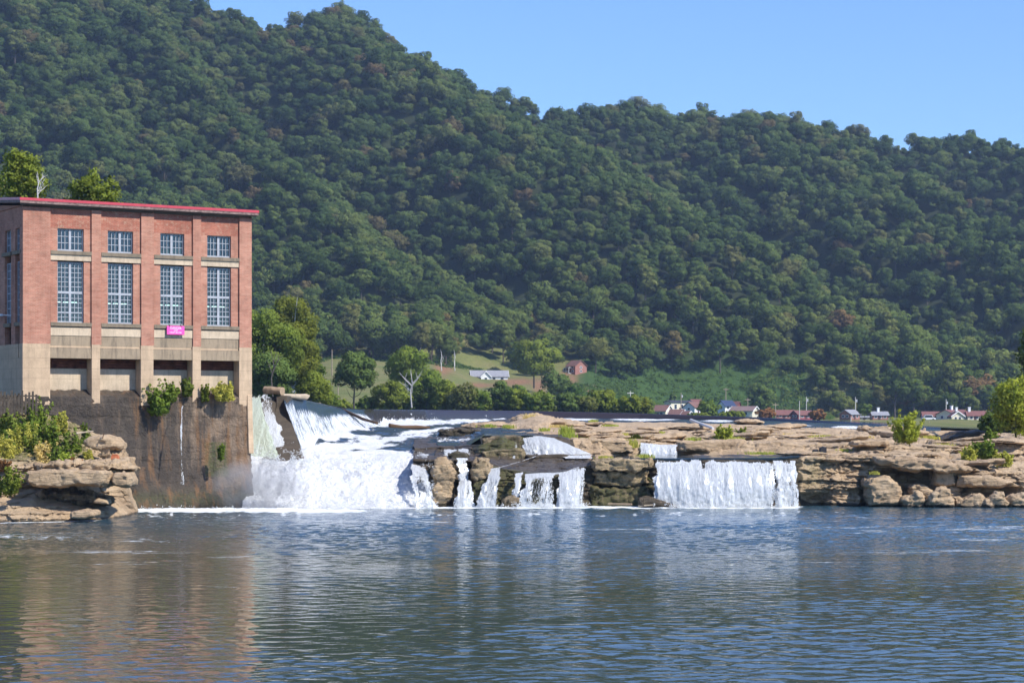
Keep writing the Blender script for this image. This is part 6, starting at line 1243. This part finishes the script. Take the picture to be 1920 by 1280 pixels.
# rough growth along the foot of the wood and behind the houses
P = []
for j in range(900):
    px = r.uniform(1400, 1960); D = r.uniform(875, 930); x = (px-960)*D/F; P.append((x, D, float(ground(x, D))))
P = np.array(P); bl = np.concatenate([P, r.uniform(1.5, 3.5, (len(P), 1)), r.uniform(1.5, 3, (len(P), 1)), r.uniform(1.2, 3.2, (len(P), 1))], 1)
kz = link('undergrowth', mesh_cloud('undergrowth', r, bl, 40, .8, hill_leaf)); tag(kz, 'green undergrowth along the foot of the wood behind the village', 'undergrowth', kind='stuff')
# far bank weeds along the water
P = []
for j in range(1500):
    px = r.uniform(470, 1330); D = r.uniform(478, 520); x = (px-960)*D/F; P.append((x, D, float(ground(x, D))))
P = np.array(P); bl = np.concatenate([P, r.uniform(.6, 1.6, (len(P), 1)), r.uniform(.6, 1.4, (len(P), 1)), r.uniform(.5, 1.7, (len(P), 1))], 1)
kz = link('bank_weeds', mesh_cloud('bank_weeds', r, bl, 30, .45, bank_leaf)); tag(kz, 'low green weeds along the edge of the far bank', 'weeds', kind='stuff')

# ---------------------------------------------------------------- driftwood and small things
logm = conc_mat('weathered_log', (0.40, 0.29, 0.19), .5); drift = conc_mat('bleached_driftwood', (0.52, 0.42, 0.30), .35); wetlog = conc_mat('wet_log', (0.13, 0.075, 0.04), .5)
def log(name, pts, rad, mat, label, seed=0, cat='log'):
    """irregular trunk: tube with lumpy skin"""
    P = [Vector(at(*p)) for p in pts]; n = 40; nn = 18; V = []; tt_ = np.linspace(0, 1, n); A = np.array(P); t0 = np.linspace(0, 1, len(P)); Cn = np.stack([np.interp(tt_, t0, A[:, k]) for k in range(3)], -1); rr = np.interp(tt_, np.linspace(0, 1, len(rad)), rad)
    d = (A[-1]-A[0])/np.linalg.norm(A[-1]-A[0]); u = np.cross(d, [0, 0, 1]); u /= np.linalg.norm(u); v = np.cross(d, u)
    for i in range(n):
        a = np.linspace(0, 2*np.pi, nn, endpoint=False); h = 1+.16*fbm(np.cos(a)*1.5+seed, np.sin(a)*1.5, tt_[i]*6, 4, seed)
        V.append(Cn[i]+(np.cos(a)[:, None]*u+np.sin(a)[:, None]*v)*(rr[i]*h)[:, None])
    V = np.array(V); Q = []
    for i in range(n-1):
        for k in range(nn): Q.append((i*nn+k, i*nn+(k+1) % nn, (i+1)*nn+(k+1) % nn, (i+1)*nn+k))
    base = V.reshape(-1, 3).mean(0); me = bpy.data.meshes.new(name); me.from_pydata((V.reshape(-1, 3)-base).tolist(), [], Q+[tuple(range(nn))[::-1], tuple(range((n-1)*nn, n*nn))]); me.materials.append(mat)
    me.polygons.foreach_set('use_smooth', np.array([True]*len(Q)+[False]*2)); o = link(name, me, None, tuple(base)); return tag(o, label, cat, 'driftwood stranded on the weir and rocks')
log('log', [(497, 731, 151.5), (512, 732, 151.0), (529.5, 733, 150.6)], [.27, .29, .26, .27], logm, 'short thick pale log lying on the sill beside the powerhouse', 1)
log('driftwood', [(529, 741, 151.6), (555, 743, 155), (572, 744, 158), (579, 742, 159)], [.12, .18, .25, .08], drift, 'long bleached driftwood lying on top of the spillway', 2)
log('driftwood', [(599, 757, 186), (607, 760, 184)], [.14, .05], logm, 'little stump of driftwood caught on the spillway crest', 3)
log('log', [(730, 797, 172), (752, 800, 172), (780, 800.5, 173), (806, 801, 174)], [.16, .12, .17, .08], wetlog, 'dark wet log stranded across the upper rapids', 4)
log('log', [(640, 767, 224), (680, 785, 205), (707, 793, 196)], [.15, .14, .12], wetlog, 'long dark timber slanting down the foot of the spillway', 5)
log('pole', [(1295, 787, 250), (1337, 803, 168)], [.16, .11], hm('white_pole', (.7, .67, .63)), 'pale straight pole lying aslant on the rock platform', 6, 'pole')
log('driftwood', [(1197, 948, 136.6), (1228, 946, 136.3)], [.05, .04], drift, 'thin bleached stick at the foot of the curtain fall', 7)
log('driftwood', [(1140, 944, 138.2), (1185, 945, 137.6)], [.05, .06], logm, 'brown stick lying on the ledge at the foot of the mossy cliff', 8)
log('driftwood', [(143, 812, 122.5), (175, 808, 123)], [.06, .03], drift, 'grey branch lying on the capping boulder', 9)
log('driftwood', [(192, 822, 122.3), (195, 812, 122.5)], [.03, .03], wetlog, 'short upright stick on the capping boulder', 10)
b = MB(); x, y, z = at(1543, 850, 147); b.prism([(x-.28, z), (x-.22, z+.42), (x+.02, z+.50), (x+.24, z+.44), (x+.22, z)], y-.2, y+.25); b.prism([(x-.75, z+.02), (x-.7, z+.28), (x-.3, z+.3), (x-.3, z)], y-.1, y+.2)
tag(b.build('iron_lump', plain('dark_iron', (.03, .03, .035), .6, .1), None, .05), 'dark lump of rusted iron sitting on the rock ledge', 'iron scrap')
# wooden fence left of the powerhouse
FE = empty('fence', at(-20, 765, 127.5), 0, 'dark weathered paling fence beside the base of the powerhouse', 'fence'); fm_ = plain('grey_paling', (.10, .08, .06), .9, .2)
for i in range(14):
    b = MB(); xx = i*.20; hh_ = .95+.12*math.sin(i*2.3); b.box(xx, xx+.12, 0+.05*i, .04+.05*i, -.4, hh_); b.build('paling', fm_, FE)
for zr in (.25, .7): b = MB(); b.add([(0, .05, zr), (2.8, .75, zr), (2.8, .80, zr), (0, .10, zr), (0, .05, zr+.08), (2.8, .75, zr+.08), (2.8, .80, zr+.08), (0, .10, zr+.08)], [(0, 1, 2, 3), (4, 7, 6, 5), (0, 4, 5, 1), (1, 5, 6, 2), (2, 6, 7, 3), (3, 7, 4, 0)]); b.build('rail', fm_, FE)
# loose flat slabs scattered over the platform: a few kinds, then copies
protoS = []
for j, (w_, h_) in enumerate([(26, 6), (38, 8), (18, 7), (50, 9), (30, 12)]):
    protoS.append(rock('flat_slab', [(1150, 800+h_), (1148, 800+h_*.4), (1150+w_*.3, 800), (1150+w_*.8, 801), (1152+w_, 800+h_*.6), (1148+w_, 800+h_)], 150, 1.6+.4*j, None, 'rock slab', amp=.07, seed=200+j, lay=.16, taper=.12, vox=.08, group='loose flat slabs on the rock platform'))
rq = random.Random(4); AD = ['pale', 'cracked', 'tan', 'low', 'brown', 'tilted', 'jagged', 'smooth']
for j in range(64):
    px = rq.uniform(1060, 1900); rpw = rq.choice([4.05, 4.3, 4.7, 5.1, 5.5, 5.9, 1.6]) if px > 1500 else rq.uniform(4.05, 6.2)
    D, Z = plat(px, rpw); src = protoS[j % 5]; o = src if j < 5 else src.copy()
    if j >= 5: C.objects.link(o)
    o.location = ((px-960)*D/F, D, Z-.06); o.rotation_euler = (rq.uniform(-.05, .05), rq.uniform(-.06, .06), rq.uniform(-.6, .6)); s = rq.uniform(.6, 1.3)*(1+(D-150)/90); o.scale = (s*1.3, s*1.3, s*rq.uniform(.45, .8))
    near = min(LAND, key=lambda q: abs(q[0]-px)); o['label'] = '%s flat slab lying %s %s' % (AD[(j*5+j//8) % 8], 'behind' if D > 180 else 'near', near[1])
# ---------------------------------------------------------------- air between the camera and the hill
mb = MB(); mb.box(-1500, 1500, -150, 2300, -3.6, 330)
m = M('haze_air'); v = m.n('VolumePrincipled', {'Color': (0.56, 0.73, 0.98), 'Density': 0.00012, 'Anisotropy': 0.2})
m.t.links.new(v.outputs[0], m.out.inputs['Volume'])
hz = mb.build('haze', m.m); tag(hz, 'thin bluish air that fades the wooded hillside', 'haze', kind='stuff')
